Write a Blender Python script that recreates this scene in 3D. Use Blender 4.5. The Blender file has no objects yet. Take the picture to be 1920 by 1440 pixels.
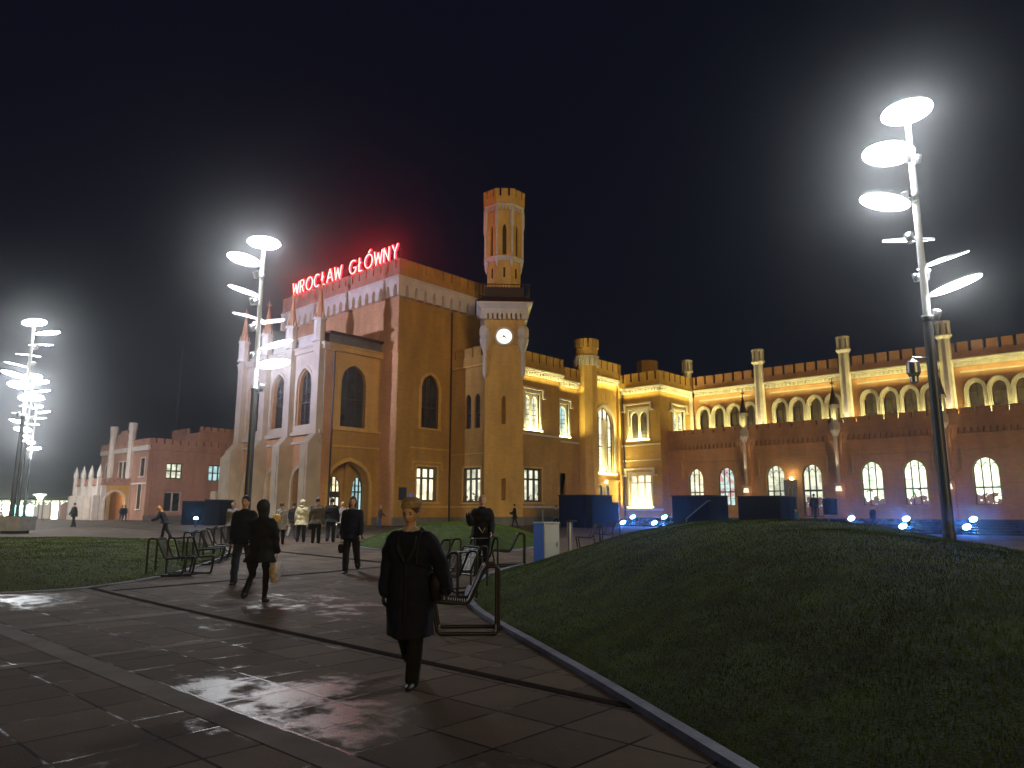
import bpy, bmesh, math, random
import numpy as np
from math import sin, cos, pi, radians, sqrt, atan2, hypot
from mathutils import Vector, Matrix
from mathutils.geometry import tessellate_polygon

random.seed(7)
SC = bpy.context.scene
COL = SC.collection

# ------------------------------------------------------------------ camera
FPX = 1360.0
PITCH = math.atan(240 / 1360.0)
YAW = radians(42.3)
ROLL = radians(0.1)
EYE = 1.6
_fw = Vector((-sin(YAW) * cos(PITCH), cos(YAW) * cos(PITCH), sin(PITCH)))
_rt = Vector((cos(YAW), sin(YAW), 0))
_up = _rt.cross(_fw)
_r2 = _rt * cos(ROLL) + _up * sin(ROLL)
_u2 = -_rt * sin(ROLL) + _up * cos(ROLL)
cam_data = bpy.data.cameras.new('camera')
cam = bpy.data.objects.new('camera', cam_data)
COL.objects.link(cam)
cam_data.sensor_fit = 'HORIZONTAL'
cam_data.sensor_width = 36
cam_data.lens = FPX / 1920 * 36
cam_data.clip_end = 3000
m3 = Matrix((_r2, _u2, -_fw)).transposed()
cam.matrix_world = Matrix.Translation((0, 0, EYE)) @ m3.to_4x4()
SC.camera = cam

# ------------------------------------------------------------------ world, sun, exposure
SUN_EL, SUN_AZ = radians(8), atan2(-0.50, 0.86)      # direction towards the glow, from +x axis
world = bpy.data.worlds.new('World')
SC.world = world
world.use_nodes = True
wt = world.node_tree
sky = wt.nodes.new('ShaderNodeTexSky')
sky.sky_type = 'NISHITA'
sky.sun_disc = False
sky.sun_elevation = radians(1.0)
sky.sun_rotation = radians(250)
mixs = wt.nodes.new('ShaderNodeMix'); mixs.data_type = 'RGBA'
mixs.inputs[0].default_value = 0.9
wt.links.new(sky.outputs[0], mixs.inputs[6])
mixs.inputs[7].default_value = (0.32, 0.38, 0.95, 1)
bg = wt.nodes['Background']
wt.links.new(mixs.outputs[2], bg.inputs[0])
bg.inputs[1].default_value = 0.010
sun_d = bpy.data.lights.new('sun', 'SUN')
sun_d.energy = 0.88
sun_d.angle = radians(9)
sun_d.color = (1.0, 0.66, 0.26)
sun = bpy.data.objects.new('sun', sun_d)
COL.objects.link(sun)
_sd = Vector((cos(SUN_AZ) * cos(SUN_EL), sin(SUN_AZ) * cos(SUN_EL), sin(SUN_EL)))
sun.rotation_euler = (_sd).to_track_quat('Z', 'Y').to_euler()
SC.view_settings.view_transform = 'Standard'
SC.view_settings.look = 'None'
SC.view_settings.exposure = 0
SC.view_settings.gamma = 1
SC.cycles.use_denoising = True
SC.cycles.max_bounces = 5
SC.cycles.diffuse_bounces = 2
SC.cycles.glossy_bounces = 3
SC.cycles.volume_bounces = 0
SC.cycles.sample_clamp_indirect = 3
SC.cycles.sample_clamp_direct = 60
SC.cycles.caustics_reflective = False
SC.cycles.caustics_refractive = False

# ------------------------------------------------------------------ ground height and pixel helpers
def sst(a, b, x):
    t = min(max((x - a) / (b - a), 0), 1)
    return t * t * (3 - 2 * t)
def fdep(x, y): return -sin(YAW) * x + cos(YAW) * y
def gz(x, y):
    F = fdep(x, y)
    return .32 * sst(12, 30, F) + .18 * sst(48, 62, F)
def lf(L, F):            # lateral / forward distance from the photographer's spot -> world
    return (L * cos(YAW) - F * sin(YAW), L * sin(YAW) + F * cos(YAW))
def ray(px, py): return _r2 * (px - 960) + _u2 * (720 - py) + _fw * FPX
def at_depth(px, py, D):
    v = ray(px, py); h = fdep(v.x, v.y)
    return (v.x * D / h, v.y * D / h, v.z * D / h + EYE)

# ------------------------------------------------------------------ object helpers
def tag(o, label=None, cat=None, group=None, kind=None):
    if label: o['label'] = label
    if cat: o['category'] = cat
    if group: o['group'] = group
    if kind: o['kind'] = kind
    return o
def empty(name, loc=(0, 0, 0), rz=0, label=None, cat=None, group=None):
    o = bpy.data.objects.new(name, None)
    COL.objects.link(o)
    o.location = loc
    o.rotation_euler = (0, 0, rz)
    o.empty_display_size = .3
    return tag(o, label, cat, group)
class MB:
    """collects faces; T maps local (s, d, z) to world"""
    def __init__(self, T=None):
        self.v = []; self.f = []; self.T = T; self.smooth = False
    def add(self, vs, fs):
        b = len(self.v)
        if self.T: vs = [self.T(*p) for p in vs]
        self.v += [tuple(p) for p in vs]
        self.f += [tuple(b + i for i in f) for f in fs]
        return self
    def box(self, x0, x1, y0, y1, z0, z1):
        self.add([(x0,y0,z0),(x1,y0,z0),(x1,y1,z0),(x0,y1,z0),(x0,y0,z1),(x1,y0,z1),(x1,y1,z1),(x0,y1,z1)],
                 [(0,3,2,1),(4,5,6,7),(0,1,5,4),(1,2,6,5),(2,3,7,6),(3,0,4,7)])
        return self
    def prism(self, pts0, z0, pts1, z1, cap=True):
        n = len(pts0)
        fs = [(i, (i+1) % n, n + (i+1) % n, n + i) for i in range(n)]
        if cap: fs += [tuple(range(n))[::-1], tuple(range(n, 2*n))]
        self.add([(p[0], p[1], z0) for p in pts0] + [(p[0], p[1], z1) for p in pts1], fs)
        return self
    def ngon(self, cx, cy, r0, r1, z0, z1, n=8, rot=0, cap=True):
        P = lambda r: [(cx + r*cos(rot + 2*pi*i/n), cy + r*sin(rot + 2*pi*i/n)) for i in range(n)]
        return self.prism(P(r0), z0, P(r1), z1, cap)
    def lathe(self, cx, cy, prof, n=16):
        for (r0, z0), (r1, z1) in zip(prof, prof[1:]):
            self.ngon(cx, cy, max(r0, 1e-3), max(r1, 1e-3), z0, z1, n, 0, False)
        return self
    def tube(self, pts, r, n=8, closed=False):
        pts = [Vector(p) for p in pts]
        N = len(pts); rings = []
        prev = None
        for i, p in enumerate(pts):
            if closed: t = (pts[(i+1) % N] - pts[i-1]).normalized()
            else: t = (pts[min(i+1, N-1)] - pts[max(i-1, 0)]).normalized()
            if prev is None:
                a = Vector((0, 0, 1)) if abs(t.z) < .9 else Vector((1, 0, 0))
                u = t.cross(a).normalized()
            else:
                u = (prev - t * prev.dot(t)).normalized()
            w = t.cross(u)
            rr = r[i] if isinstance(r, (list, tuple)) else r
            rings.append([p + (u * cos(2*pi*k/n) + w * sin(2*pi*k/n)) * rr for k in range(n)])
            prev = u
        vs = [q for R_ in rings for q in R_]
        fs = []
        for i in range(N if closed else N - 1):
            j = (i + 1) % N
            for k in range(n):
                fs.append((i*n + k, i*n + (k+1) % n, j*n + (k+1) % n, j*n + k))
        if not closed:
            fs += [tuple(range(n))[::-1], tuple((N-1)*n + k for k in range(n))]
        self.add(vs, fs)
        return self
    def panel(self, outer, holes, d0, d1):
        """flat slab in the (s, z) plane with holes, from depth d0 (front) to d1 (back)"""
        loops = [outer] + holes
        tri = tessellate_polygon([[Vector((p[0], p[1], 0)) for p in l] for l in loops])
        flat = [p for l in loops for p in l]
        n = len(flat)
        vs = [(p[0], d0, p[1]) for p in flat] + [(p[0], d1, p[1]) for p in flat]
        fs = [tuple(t) for t in tri] + [tuple(n + i for i in t[::-1]) for t in tri]
        b = 0
        for l in loops:
            m = len(l)
            for i in range(m):
                fs.append((b + i, b + (i+1) % m, n + b + (i+1) % m, n + b + i))
            b += m
        self.add(vs, fs)
        return self
    def build(self, name, mat, parent=None, smooth=False):
        me = bpy.data.meshes.new(name)
        off = Vector((0, 0, 0))
        vs = self.v
        if parent is not None:
            inv = world_of(parent).inverted()
            vs = [inv @ Vector(p) for p in vs]
        me.from_pydata([tuple(p) for p in vs], [], self.f)
        bm = bmesh.new(); bm.from_mesh(me)
        bmesh.ops.recalc_face_normals(bm, faces=bm.faces)
        bm.to_mesh(me); bm.free()
        if smooth or self.smooth:
            me.polygons.foreach_set('use_smooth', [True] * len(me.polygons))
        me.materials.append(mat)
        o = bpy.data.objects.new(name, me)
        COL.objects.link(o)
        if parent is not None: o.parent = parent
        return o
def world_of(o):
    m = o.matrix_basis.copy() if o.parent is None else world_of(o.parent) @ o.matrix_basis
    return m
def copy_tree(o, parent=None):
    c = o.copy(); COL.objects.link(c)
    if parent is not None: c.parent = parent
    for ch in list(o.children): copy_tree(ch, c)
    return c

# ------------------------------------------------------------------ materials
def new_mat(name):
    m = bpy.data.materials.new(name); m.use_nodes = True
    return m, m.node_tree, m.node_tree.nodes['Principled BSDF']
def simple(name, col, rough=.6, metal=0, spec=.5, noise=0, nscale=3.0, bump=0, bscale=40):
    m, t, b = new_mat(name)
    b.inputs['Base Color'].default_value = (*col, 1)
    b.inputs['Roughness'].default_value = rough
    b.inputs['Metallic'].default_value = metal
    b.inputs['Specular IOR Level'].default_value = spec
    geo = t.nodes.new('ShaderNodeNewGeometry')
    if noise:
        n = t.nodes.new('ShaderNodeTexNoise'); n.inputs['Scale'].default_value = nscale; n.inputs['Detail'].default_value = 6
        t.links.new(geo.outputs['Position'], n.inputs['Vector'])
        r = t.nodes.new('ShaderNodeMapRange')
        r.inputs[1].default_value = .3; r.inputs[2].default_value = .7
        r.inputs[3].default_value = 1 - noise; r.inputs[4].default_value = 1 + noise
        t.links.new(n.outputs['Fac'], r.inputs[0])
        mx = t.nodes.new('ShaderNodeVectorMath'); mx.operation = 'SCALE'
        mx.inputs[0].default_value = col
        t.links.new(r.outputs[0], mx.inputs['Scale'])
        t.links.new(mx.outputs[0], b.inputs['Base Color'])
    if bump:
        n2 = t.nodes.new('ShaderNodeTexNoise'); n2.inputs['Scale'].default_value = bscale; n2.inputs['Detail'].default_value = 4
        t.links.new(geo.outputs['Position'], n2.inputs['Vector'])
        bp = t.nodes.new('ShaderNodeBump'); bp.inputs['Strength'].default_value = bump; bp.inputs['Distance'].default_value = .02
        t.links.new(n2.outputs['Fac'], bp.inputs['Height'])
        t.links.new(bp.outputs[0], b.inputs['Normal'])
    return m
def brickwall(name, col, col2):
    m, t, b = new_mat(name)
    geo = t.nodes.new('ShaderNodeNewGeometry')
    sep = t.nodes.new('ShaderNodeSeparateXYZ'); t.links.new(geo.outputs['Position'], sep.inputs[0])
    ad = t.nodes.new('ShaderNodeMath'); ad.operation = 'ADD'
    t.links.new(sep.outputs[0], ad.inputs[0]); t.links.new(sep.outputs[1], ad.inputs[1])
    cmb = t.nodes.new('ShaderNodeCombineXYZ')
    t.links.new(ad.outputs[0], cmb.inputs[0]); t.links.new(sep.outputs[2], cmb.inputs[1])
    br = t.nodes.new('ShaderNodeTexBrick')
    br.inputs['Scale'].default_value = 1; br.inputs['Brick Width'].default_value = .5; br.inputs['Row Height'].default_value = .16
    br.inputs['Mortar Size'].default_value = .012
    br.inputs['Color1'].default_value = (*col, 1); br.inputs['Color2'].default_value = (*col2, 1)
    br.inputs['Mortar'].default_value = (col[0]*.8, col[1]*.8, col[2]*.8, 1)
    t.links.new(cmb.outputs[0], br.inputs['Vector'])
    n = t.nodes.new('ShaderNodeTexNoise'); n.inputs['Scale'].default_value = .8; n.inputs['Detail'].default_value = 9; n.inputs['Roughness'].default_value = .62
    mps = t.nodes.new('ShaderNodeMapping'); mps.inputs['Scale'].default_value = (1, 1, .28)      # rain streaks run down the wall
    t.links.new(geo.outputs['Position'], mps.inputs['Vector']); t.links.new(mps.outputs[0], n.inputs['Vector'])
    r = t.nodes.new('ShaderNodeMapRange'); r.inputs[1].default_value = .3; r.inputs[2].default_value = .7
    r.inputs[3].default_value = .74; r.inputs[4].default_value = 1.2
    t.links.new(n.outputs['Fac'], r.inputs[0])
    mx = t.nodes.new('ShaderNodeVectorMath'); mx.operation = 'SCALE'
    t.links.new(br.outputs['Color'], mx.inputs[0]); t.links.new(r.outputs[0], mx.inputs['Scale'])
    t.links.new(mx.outputs[0], b.inputs['Base Color'])
    b.inputs['Roughness'].default_value = .85
    bp = t.nodes.new('ShaderNodeBump'); bp.inputs['Strength'].default_value = .3; bp.inputs['Distance'].default_value = .01
    t.links.new(br.outputs['Fac'], bp.inputs['Height']); bp.invert = True
    t.links.new(bp.outputs[0], b.inputs['Normal'])
    return m
def emis(name, col, s):
    m, t, b = new_mat(name)
    b.inputs['Base Color'].default_value = (*[c*.5 for c in col], 1)
    b.inputs['Emission Color'].default_value = (*col, 1)
    b.inputs['Emission Strength'].default_value = s
    return m
def lit_glass(name, c1, c2, s, scale=1.2, dark=None, low=None):
    """a lit room seen through the panes: uneven glow with darker furnishing shapes low down"""
    m, t, b = new_mat(name)
    geo = t.nodes.new('ShaderNodeNewGeometry')
    v = t.nodes.new('ShaderNodeTexVoronoi'); v.inputs['Scale'].default_value = scale; v.distance = 'CHEBYCHEV'
    t.links.new(geo.outputs['Position'], v.inputs['Vector'])
    n = t.nodes.new('ShaderNodeTexNoise'); n.inputs['Scale'].default_value = scale*1.3; n.inputs['Detail'].default_value = 3
    t.links.new(geo.outputs['Position'], n.inputs['Vector'])
    cr = t.nodes.new('ShaderNodeValToRGB')
    cr.color_ramp.elements[0].position = .3; cr.color_ramp.elements[0].color = (*c2, 1)
    cr.color_ramp.elements[1].position = .55; cr.color_ramp.elements[1].color = (*c1, 1)
    t.links.new(n.outputs['Fac'], cr.inputs[0])
    mx = t.nodes.new('ShaderNodeMix'); mx.data_type = 'RGBA'
    sep = t.nodes.new('ShaderNodeSeparateColor'); t.links.new(v.outputs['Color'], sep.inputs[0])
    gt = t.nodes.new('ShaderNodeMath'); gt.operation = 'GREATER_THAN'; gt.inputs[1].default_value = .72
    t.links.new(sep.outputs[0], gt.inputs[0])
    ml = t.nodes.new('ShaderNodeMath'); ml.operation = 'MULTIPLY'; ml.inputs[1].default_value = .55
    t.links.new(gt.outputs[0], ml.inputs[0])
    t.links.new(ml.outputs[0], mx.inputs[0])
    t.links.new(cr.outputs[0], mx.inputs[6])
    mx.inputs[7].default_value = (*(dark or tuple(x*.35 for x in c1)), 1)
    b.inputs['Base Color'].default_value = (.02, .02, .02, 1)
    b.inputs['Roughness'].default_value = .15
    res = mx.outputs[2]
    if low:          # furniture and people standing behind the lower panes
        sz = t.nodes.new('ShaderNodeSeparateXYZ'); t.links.new(geo.outputs['Position'], sz.inputs[0])
        n5 = t.nodes.new('ShaderNodeTexNoise'); n5.inputs['Scale'].default_value = 2.6; n5.inputs['Detail'].default_value = 2
        t.links.new(geo.outputs['Position'], n5.inputs['Vector'])
        ma = t.nodes.new('ShaderNodeMath'); ma.operation = 'MULTIPLY_ADD'; ma.inputs[1].default_value = -3.4; ma.inputs[2].default_value = low + 1.75
        t.links.new(n5.outputs['Fac'], ma.inputs[0])
        lt = t.nodes.new('ShaderNodeMath'); lt.operation = 'LESS_THAN'; t.links.new(sz.outputs[2], lt.inputs[0]); t.links.new(ma.outputs[0], lt.inputs[1])
        m5 = t.nodes.new('ShaderNodeMix'); m5.data_type = 'RGBA'; t.links.new(lt.outputs[0], m5.inputs[0]); t.links.new(res, m5.inputs[6]); m5.inputs[7].default_value = (.10, .05, .04, 1); res = m5.outputs[2]
    t.links.new(res, b.inputs['Emission Color'])
    b.inputs['Emission Strength'].default_value = s
    return m

M = {}
M['brick'] = brickwall('brick_orange', (.50, .285, .065), (.43, .245, .055))
M['brick_pink'] = brickwall('brick_salmon', (.50, .27, .18), (.44, .235, .155))
M['brick_terra'] = brickwall('lamplit_brick', (.62, .325, .155), (.54, .28, .135))
M['brick_wing'] = brickwall('brick_wing_orange', (.76, .40, .165), (.67, .345, .145))
M['cream'] = simple('cream_render', (.54, .44, .34), .8, noise=.16, nscale=.9, bump=.3)
M['trim'] = simple('pale_trim', (.68, .61, .52), .75, noise=.12, nscale=1.5, bump=.2)
M['ochre'] = brickwall('ochre_brick', (.72, .44, .12), (.65, .39, .105))
M['plinth'] = simple('grey_stone_plinth', (.16, .16, .155), .7, noise=.25, nscale=2, bump=.4)
M['roof'] = simple('dark_red_roof_metal', (.05, .02, .015), .6, noise=.2)
M['iron'] = simple('dark_iron', (.02, .018, .018), .5, metal=.3)
M['glass'] = simple('dark_window_glass', (.03, .035, .045), .08, spec=.9, noise=.5, nscale=.8)
M['frame'] = simple('dark_window_frame', (.05, .035, .02), .55)
M['frame_light'] = simple('grey_window_frame', (.10, .085, .07), .5)
M['lit'] = lit_glass('lit_room_warm', (1, .93, .66), (.85, .72, .42), 1.7)
M['lit2'] = lit_glass('lit_room_soft', (.9, .92, .70), (.50, .50, .32), 1.25, 1.5, None, 2.6)
M['lit_shop'] = lit_glass('lit_shop_room', (1, 1, .74), (.62, .85, .50), 1.95, 1.1, (.25, .40, .28), 2.75)
M['lit_cold'] = lit_glass('lit_room_cold', (.62, .95, .95), (.30, .60, .62), .95, 1.5)
M['lit_colour'] = lit_glass('lit_shop_colourful', (.85, 1, .90), (.30, .70, .65), 1.0, 2.2, (.9, .04, .08))
M['hall'] = lit_glass('lit_upper_room', (.50, .30, .10), (.04, .022, .008), .22, 1.6)
M['hall'].node_tree.nodes['Principled BSDF'].inputs['Specular IOR Level'].default_value = .1
M['glow_panel'] = emis('backlit_panel_cold', (.50, 1, 1), 7)
M['glow_warm'] = emis('backlit_panel_warm', (1, 1, .78), 6)
M['white_clock'] = emis('backlit_clock_dial', (1, 1, .86), 1.4)
M['neon'] = emis('red_neon', (1, .004, .010), 38)
M['neon_core'] = emis('neon_tube_core', (1, .72, .50), 3)
M['disc'] = emis('lit_reflector_disc', (.93, .97, 1), 90)
M['spotblue'] = emis('blue_white_lens', (.14, .46, 1), 90)
M['black_granite'] = simple('black_granite', (.012, .013, .018), .25, noise=.4, nscale=2)
M['darkwall'] = simple('dark_stair_wall', (.003, .003, .003), .8, spec=.15, noise=.4, nscale=1.5)
M['steel'] = simple('brushed_steel', (.35, .35, .36), .35, metal=.9)
M['pole'] = simple('dark_painted_pole', (.045, .048, .052), .42, metal=.4, spec=.5)
M['pole_light'] = simple('pale_painted_pole', (.45, .46, .45), .4, metal=.2)
M['chair'] = simple('black_steel_tube', (.018, .018, .018), .38, metal=.4)
M['white_box'] = simple('white_painted_metal', (.42, .44, .42), .5, noise=.06)
M['blue_lit_side'] = simple('blue_light_on_side', (.03, .14, .62), .5)  # blue light on the cabinet's left side, given as a colour
M['concrete'] = simple('grey_concrete', (.30, .29, .27), .8, noise=.2, bump=.4)
M['kerb'] = simple('granite_kerb', (.17, .19, .27), .55, noise=.3, nscale=5, bump=.5)  # blue cast of the light is put into the stone colour
M['blue_panel'] = simple('blue_painted_panel', (.015, .03, .10), .4)
M['bluesign'] = emis('small_blue_sign_face', (.08, .20, .9), .30)
M['plaque'] = simple('dark_plaque', (.015, .022, .05), .4)
M['logo'] = simple('grey_logo', (.25, .25, .20), .4)
M['mast'] = simple('mast_paint', (.12, .16, .25), .6)
M['lantern'] = emis('wall_lantern_glass', (1, .80, .42), 9)
M['lantern_box'] = emis('white_lantern_box', (1, .86, .66), 1.3)
M['canopy'] = simple('dark_canopy', (.03, .035, .035), .5)
# ================================================================== SETTING: plaza, lawns, kerbs
def plaza_material():
    m, t, b = new_mat('plaza_slabs')
    geo = t.nodes.new('ShaderNodeNewGeometry')
    mp = t.nodes.new('ShaderNodeMapping'); mp.inputs['Location'].default_value = (6.2, -3.86 + .72 * 10, 0)
    t.links.new(geo.outputs['Position'], mp.inputs['Vector'])
    br = t.nodes.new('ShaderNodeTexBrick')
    br.offset = 0; br.squash = 1
    br.inputs['Scale'].default_value = 1; br.inputs['Brick Width'].default_value = .63; br.inputs['Row Height'].default_value = .72
    br.inputs['Mortar Size'].default_value = .015; br.inputs['Mortar Smooth'].default_value = .3
    br.inputs['Color1'].default_value = (.158, .119, .088, 1); br.inputs['Color2'].default_value = (.094, .070, .053, 1)
    br.inputs['Mortar'].default_value = (.008, .006, .005, 1)
    t.links.new(mp.outputs[0], br.inputs['Vector'])
    n = t.nodes.new('ShaderNodeTexNoise'); n.inputs['Scale'].default_value = .45; n.inputs['Detail'].default_value = 7; n.inputs['Roughness'].default_value = .65
    t.links.new(geo.outputs['Position'], n.inputs['Vector'])
    n2 = t.nodes.new('ShaderNodeTexNoise'); n2.inputs['Scale'].default_value = 60; n2.inputs['Detail'].default_value = 3
    t.links.new(geo.outputs['Position'], n2.inputs['Vector'])
    r = t.nodes.new('ShaderNodeMapRange'); r.inputs[1].default_value = .3; r.inputs[2].default_value = .7
    r.inputs[3].default_value = .72; r.inputs[4].default_value = 1.25
    t.links.new(n.outputs['Fac'], r.inputs[0])
    r2 = t.nodes.new('ShaderNodeMapRange'); r2.inputs[3].default_value = .7; r2.inputs[4].default_value = 1.3
    t.links.new(n2.outputs['Fac'], r2.inputs[0])
    ml = t.nodes.new('ShaderNodeMath'); ml.operation = 'MULTIPLY'
    t.links.new(r.outputs[0], ml.inputs[0]); t.links.new(r2.outputs[0], ml.inputs[1])
    sc_ = t.nodes.new('ShaderNodeVectorMath'); sc_.operation = 'SCALE'
    t.links.new(br.outputs['Color'], sc_.inputs[0]); t.links.new(ml.outputs[0], sc_.inputs['Scale'])
    t.links.new(sc_.outputs[0], b.inputs['Base Color'])
    # rain film: mostly drying stone, one puddled area broken up slab by slab
    n3 = t.nodes.new('ShaderNodeTexNoise'); n3.inputs['Scale'].default_value = 1.9; n3.inputs['Detail'].default_value = 9; n3.inputs['Roughness'].default_value = .66
    t.links.new(geo.outputs['Position'], n3.inputs['Vector'])
    def puddle(cx, cy, rx, ry, amt):
        mp2 = t.nodes.new('ShaderNodeMapping'); mp2.vector_type = 'TEXTURE'
        mp2.inputs['Location'].default_value = (cx, cy, 0); mp2.inputs['Scale'].default_value = (rx, ry, 1)
        t.links.new(geo.outputs['Position'], mp2.inputs['Vector'])
        ln = t.nodes.new('ShaderNodeVectorMath'); ln.operation = 'LENGTH'; t.links.new(mp2.outputs[0], ln.inputs[0])
        mr = t.nodes.new('ShaderNodeMapRange'); mr.interpolation_type = 'SMOOTHSTEP'
        mr.inputs[1].default_value = .35; mr.inputs[2].default_value = 1; mr.inputs[3].default_value = amt; mr.inputs[4].default_value = 0
        t.links.new(ln.outputs['Value'], mr.inputs[0]); return mr.outputs[0]
    acc = n3.outputs['Fac']
    for q in ((-5.9, 3.5, 1.9, 1.25, .25), (-15.8, 4.2, 2.2, 1.0, .22), (-11.5, 7.4, 3.2, 1.6, .12), (-30, 6.5, 26, 9, .03)):
        sm = t.nodes.new('ShaderNodeMath'); sm.operation = 'ADD'; t.links.new(acc, sm.inputs[0]); t.links.new(puddle(*q), sm.inputs[1]); acc = sm.outputs[0]
    sepc = t.nodes.new('ShaderNodeSeparateColor'); t.links.new(br.outputs['Color'], sepc.inputs[0])
    ad = t.nodes.new('ShaderNodeMath'); ad.operation = 'MULTIPLY_ADD'; ad.inputs[1].default_value = -1.0
    t.links.new(sepc.outputs[0], ad.inputs[0]); t.links.new(acc, ad.inputs[2])
    rr = t.nodes.new('ShaderNodeMapRange'); rr.inputs[1].default_value = .50; rr.inputs[2].default_value = .62
    rr.inputs[3].default_value = .80; rr.inputs[4].default_value = .36
    t.links.new(ad.outputs[0], rr.inputs[0])
    t.links.new(rr.outputs[0], b.inputs['Roughness'])
    rs_ = t.nodes.new('ShaderNodeMapRange'); rs_.inputs[1].default_value = .50; rs_.inputs[2].default_value = .62
    rs_.inputs[3].default_value = .10; rs_.inputs[4].default_value = .5
    t.links.new(ad.outputs[0], rs_.inputs[0]); t.links.new(rs_.outputs[0], b.inputs['Specular IOR Level'])
    bp = t.nodes.new('ShaderNodeBump'); bp.inputs['Strength'].default_value = .35; bp.inputs['Distance'].default_value = .01
    mh = t.nodes.new('ShaderNodeMath'); mh.operation = 'MULTIPLY_ADD'; mh.inputs[1].default_value = -.8
    t.links.new(br.outputs['Fac'], mh.inputs[0]); t.links.new(n2.outputs['Fac'], mh.inputs[2])
    t.links.new(mh.outputs[0], bp.inputs['Height']); t.links.new(bp.outputs[0], b.inputs['Normal'])
    return m
M['plaza'] = plaza_material()
M['band'] = simple('pale_granite_band', (.150, .125, .105), .75, spec=.15, noise=.3, nscale=1.6, bump=.4, bscale=70)
M['drain'] = simple('dark_cast_channel', (.022, .017, .014), .95, spec=.03, noise=.4, nscale=12, bump=.8, bscale=60)
M['soil'] = simple('lawn_turf', (.034, .060, .004), .95, noise=.6, nscale=2.2, bump=1.0, bscale=45)

def axis_coords(a, b, lo, hi, fine, coarse):
    xs = []; x = lo
    while x < hi:
        xs.append(x); x += fine if a <= x <= b else coarse
    return xs + [hi]
gx = [-900, -500, -300, -220] + axis_coords(-75, 10, -170, 40, 1.5, 10) + [80, 200, 500, 900]
gy = [-400, -150, -60] + axis_coords(-2, 70, -30, 130, 1.5, 8) + [200, 400, 900]
mb = MB()
mb.v = [(x, y, gz(x, y)) for y in gy for x in gx]
nx = len(gx)
mb.f = [(j*nx + i, j*nx + i + 1, (j+1)*nx + i + 1, (j+1)*nx + i) for j in range(len(gy) - 1) for i in range(nx - 1)]
g = mb.build('plaza_pavement', M['plaza'], smooth=True)
tag(g, 'wet square stone slabs paving the station square', 'pavement', kind='structure')

def ribbon(pts, w, dz, step=.8):
    """flat strip laid on the ground along a polyline"""
    out = MB(); P = []
    for (a, b) in zip(pts, pts[1:]):
        n = max(1, int(hypot(b[0]-a[0], b[1]-a[1]) / step))
        P += [(a[0] + (b[0]-a[0])*i/n, a[1] + (b[1]-a[1])*i/n) for i in range(n)]
    P.append(pts[-1])
    vs = []
    for i, p in enumerate(P):
        q0, q1 = P[max(i-1, 0)], P[min(i+1, len(P)-1)]
        d = Vector((q1[0]-q0[0], q1[1]-q0[1])).normalized(); nn = Vector((-d.y, d.x)) * w / 2
        for s_ in (1, -1):
            x, y = p[0] + nn.x*s_, p[1] + nn.y*s_
            vs.append((x, y, gz(x, y) + dz))
    out.add(vs, [(2*i, 2*i+1, 2*i+3, 2*i+2) for i in range(len(P)-1)])
    return out
ch = ribbon([(-16.9, 5.62), (-3.55, 5.42)], .13, .006)
ch2 = ribbon([(-16.1, 5.75), (-16.1, 13.2)], .16, .006)
ch3 = ribbon([(-30, 13.3), (-16.2, 13.3)], .2, .010)
ch4 = ribbon([(-60, 21), (-20, 21.4)], .3, .012)
ch.v += []
for c_ in (ch2, ch3, ch4): ch.add(c_.v, c_.f)
tag(ch.build('drain_channel', M['drain']), 'narrow dark drain channels set in the paving', 'drain', kind='structure')
bd = ribbon([(-17.0, 2.98), (-2.2, 2.98)], .26, .004)
for c_ in (ribbon([(-12.1, -1.5), (-12.1, 2.84)], .34, .004), ribbon([(-12.1, 3.12), (-12.1, 5.5)], .34, .004),
           ribbon([(-9.2, -2.0), (-9.2, 2.84)], .2, .004), ribbon([(-9.2, 3.12), (-9.2, 5.3)], .2, .004)):
    bd.add(c_.v, c_.f)
tag(bd.build('paving_band', M['band']), 'pale stone bands crossing the slabs', 'pavement', kind='structure')

# ---- lawns and mounds. Each is a closed outline; the height grows with the distance from the edge.
def smooth_loop(pts, n=8):
    N = len(pts); out = []
    for i in range(N):
        p0, p1, p2, p3 = (Vector(pts[(i+k-1) % N]) for k in range(4))
        for j in range(n):
            t = j / n
            out.append(.5 * ((2*p1) + (p2-p0)*t + (2*p0-5*p1+4*p2-p3)*t*t + (-p0+3*p1-3*p2+p3)*t**3))
    return out
def edge_dist(P, A, B):
    """P: (n,2) -> distance to the closed polyline and inside mask"""
    d = np.full(len(P), 1e9); inside = np.zeros(len(P), bool)
    for a, b in zip(A, B):
        ab = b - a; t = np.clip(((P - a) @ ab) / max(ab @ ab, 1e-9), 0, 1)
        q = a + t[:, None] * ab
        d = np.minimum(d, np.hypot(*(P - q).T))
        c = ((a[1] > P[:, 1]) != (b[1] > P[:, 1])) & (P[:, 0] < (b[0]-a[0]) * (P[:, 1]-a[1]) / (b[1]-a[1] + 1e-12) + a[0])
        inside ^= c
    return d, inside
def vnoise(P, sc, seed):
    rs = np.random.RandomState(seed); T = rs.rand(64, 64)
    q = P / sc; i = np.floor(q).astype(int); f = q - i; f = f*f*(3-2*f)
    g = lambda a, b: T[a % 64, b % 64]
    return ((g(i[:, 0], i[:, 1])*(1-f[:, 0]) + g(i[:, 0]+1, i[:, 1])*f[:, 0])*(1-f[:, 1]) +
            (g(i[:, 0], i[:, 1]+1)*(1-f[:, 0]) + g(i[:, 0]+1, i[:, 1]+1)*f[:, 0])*f[:, 1]) - .5
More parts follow.
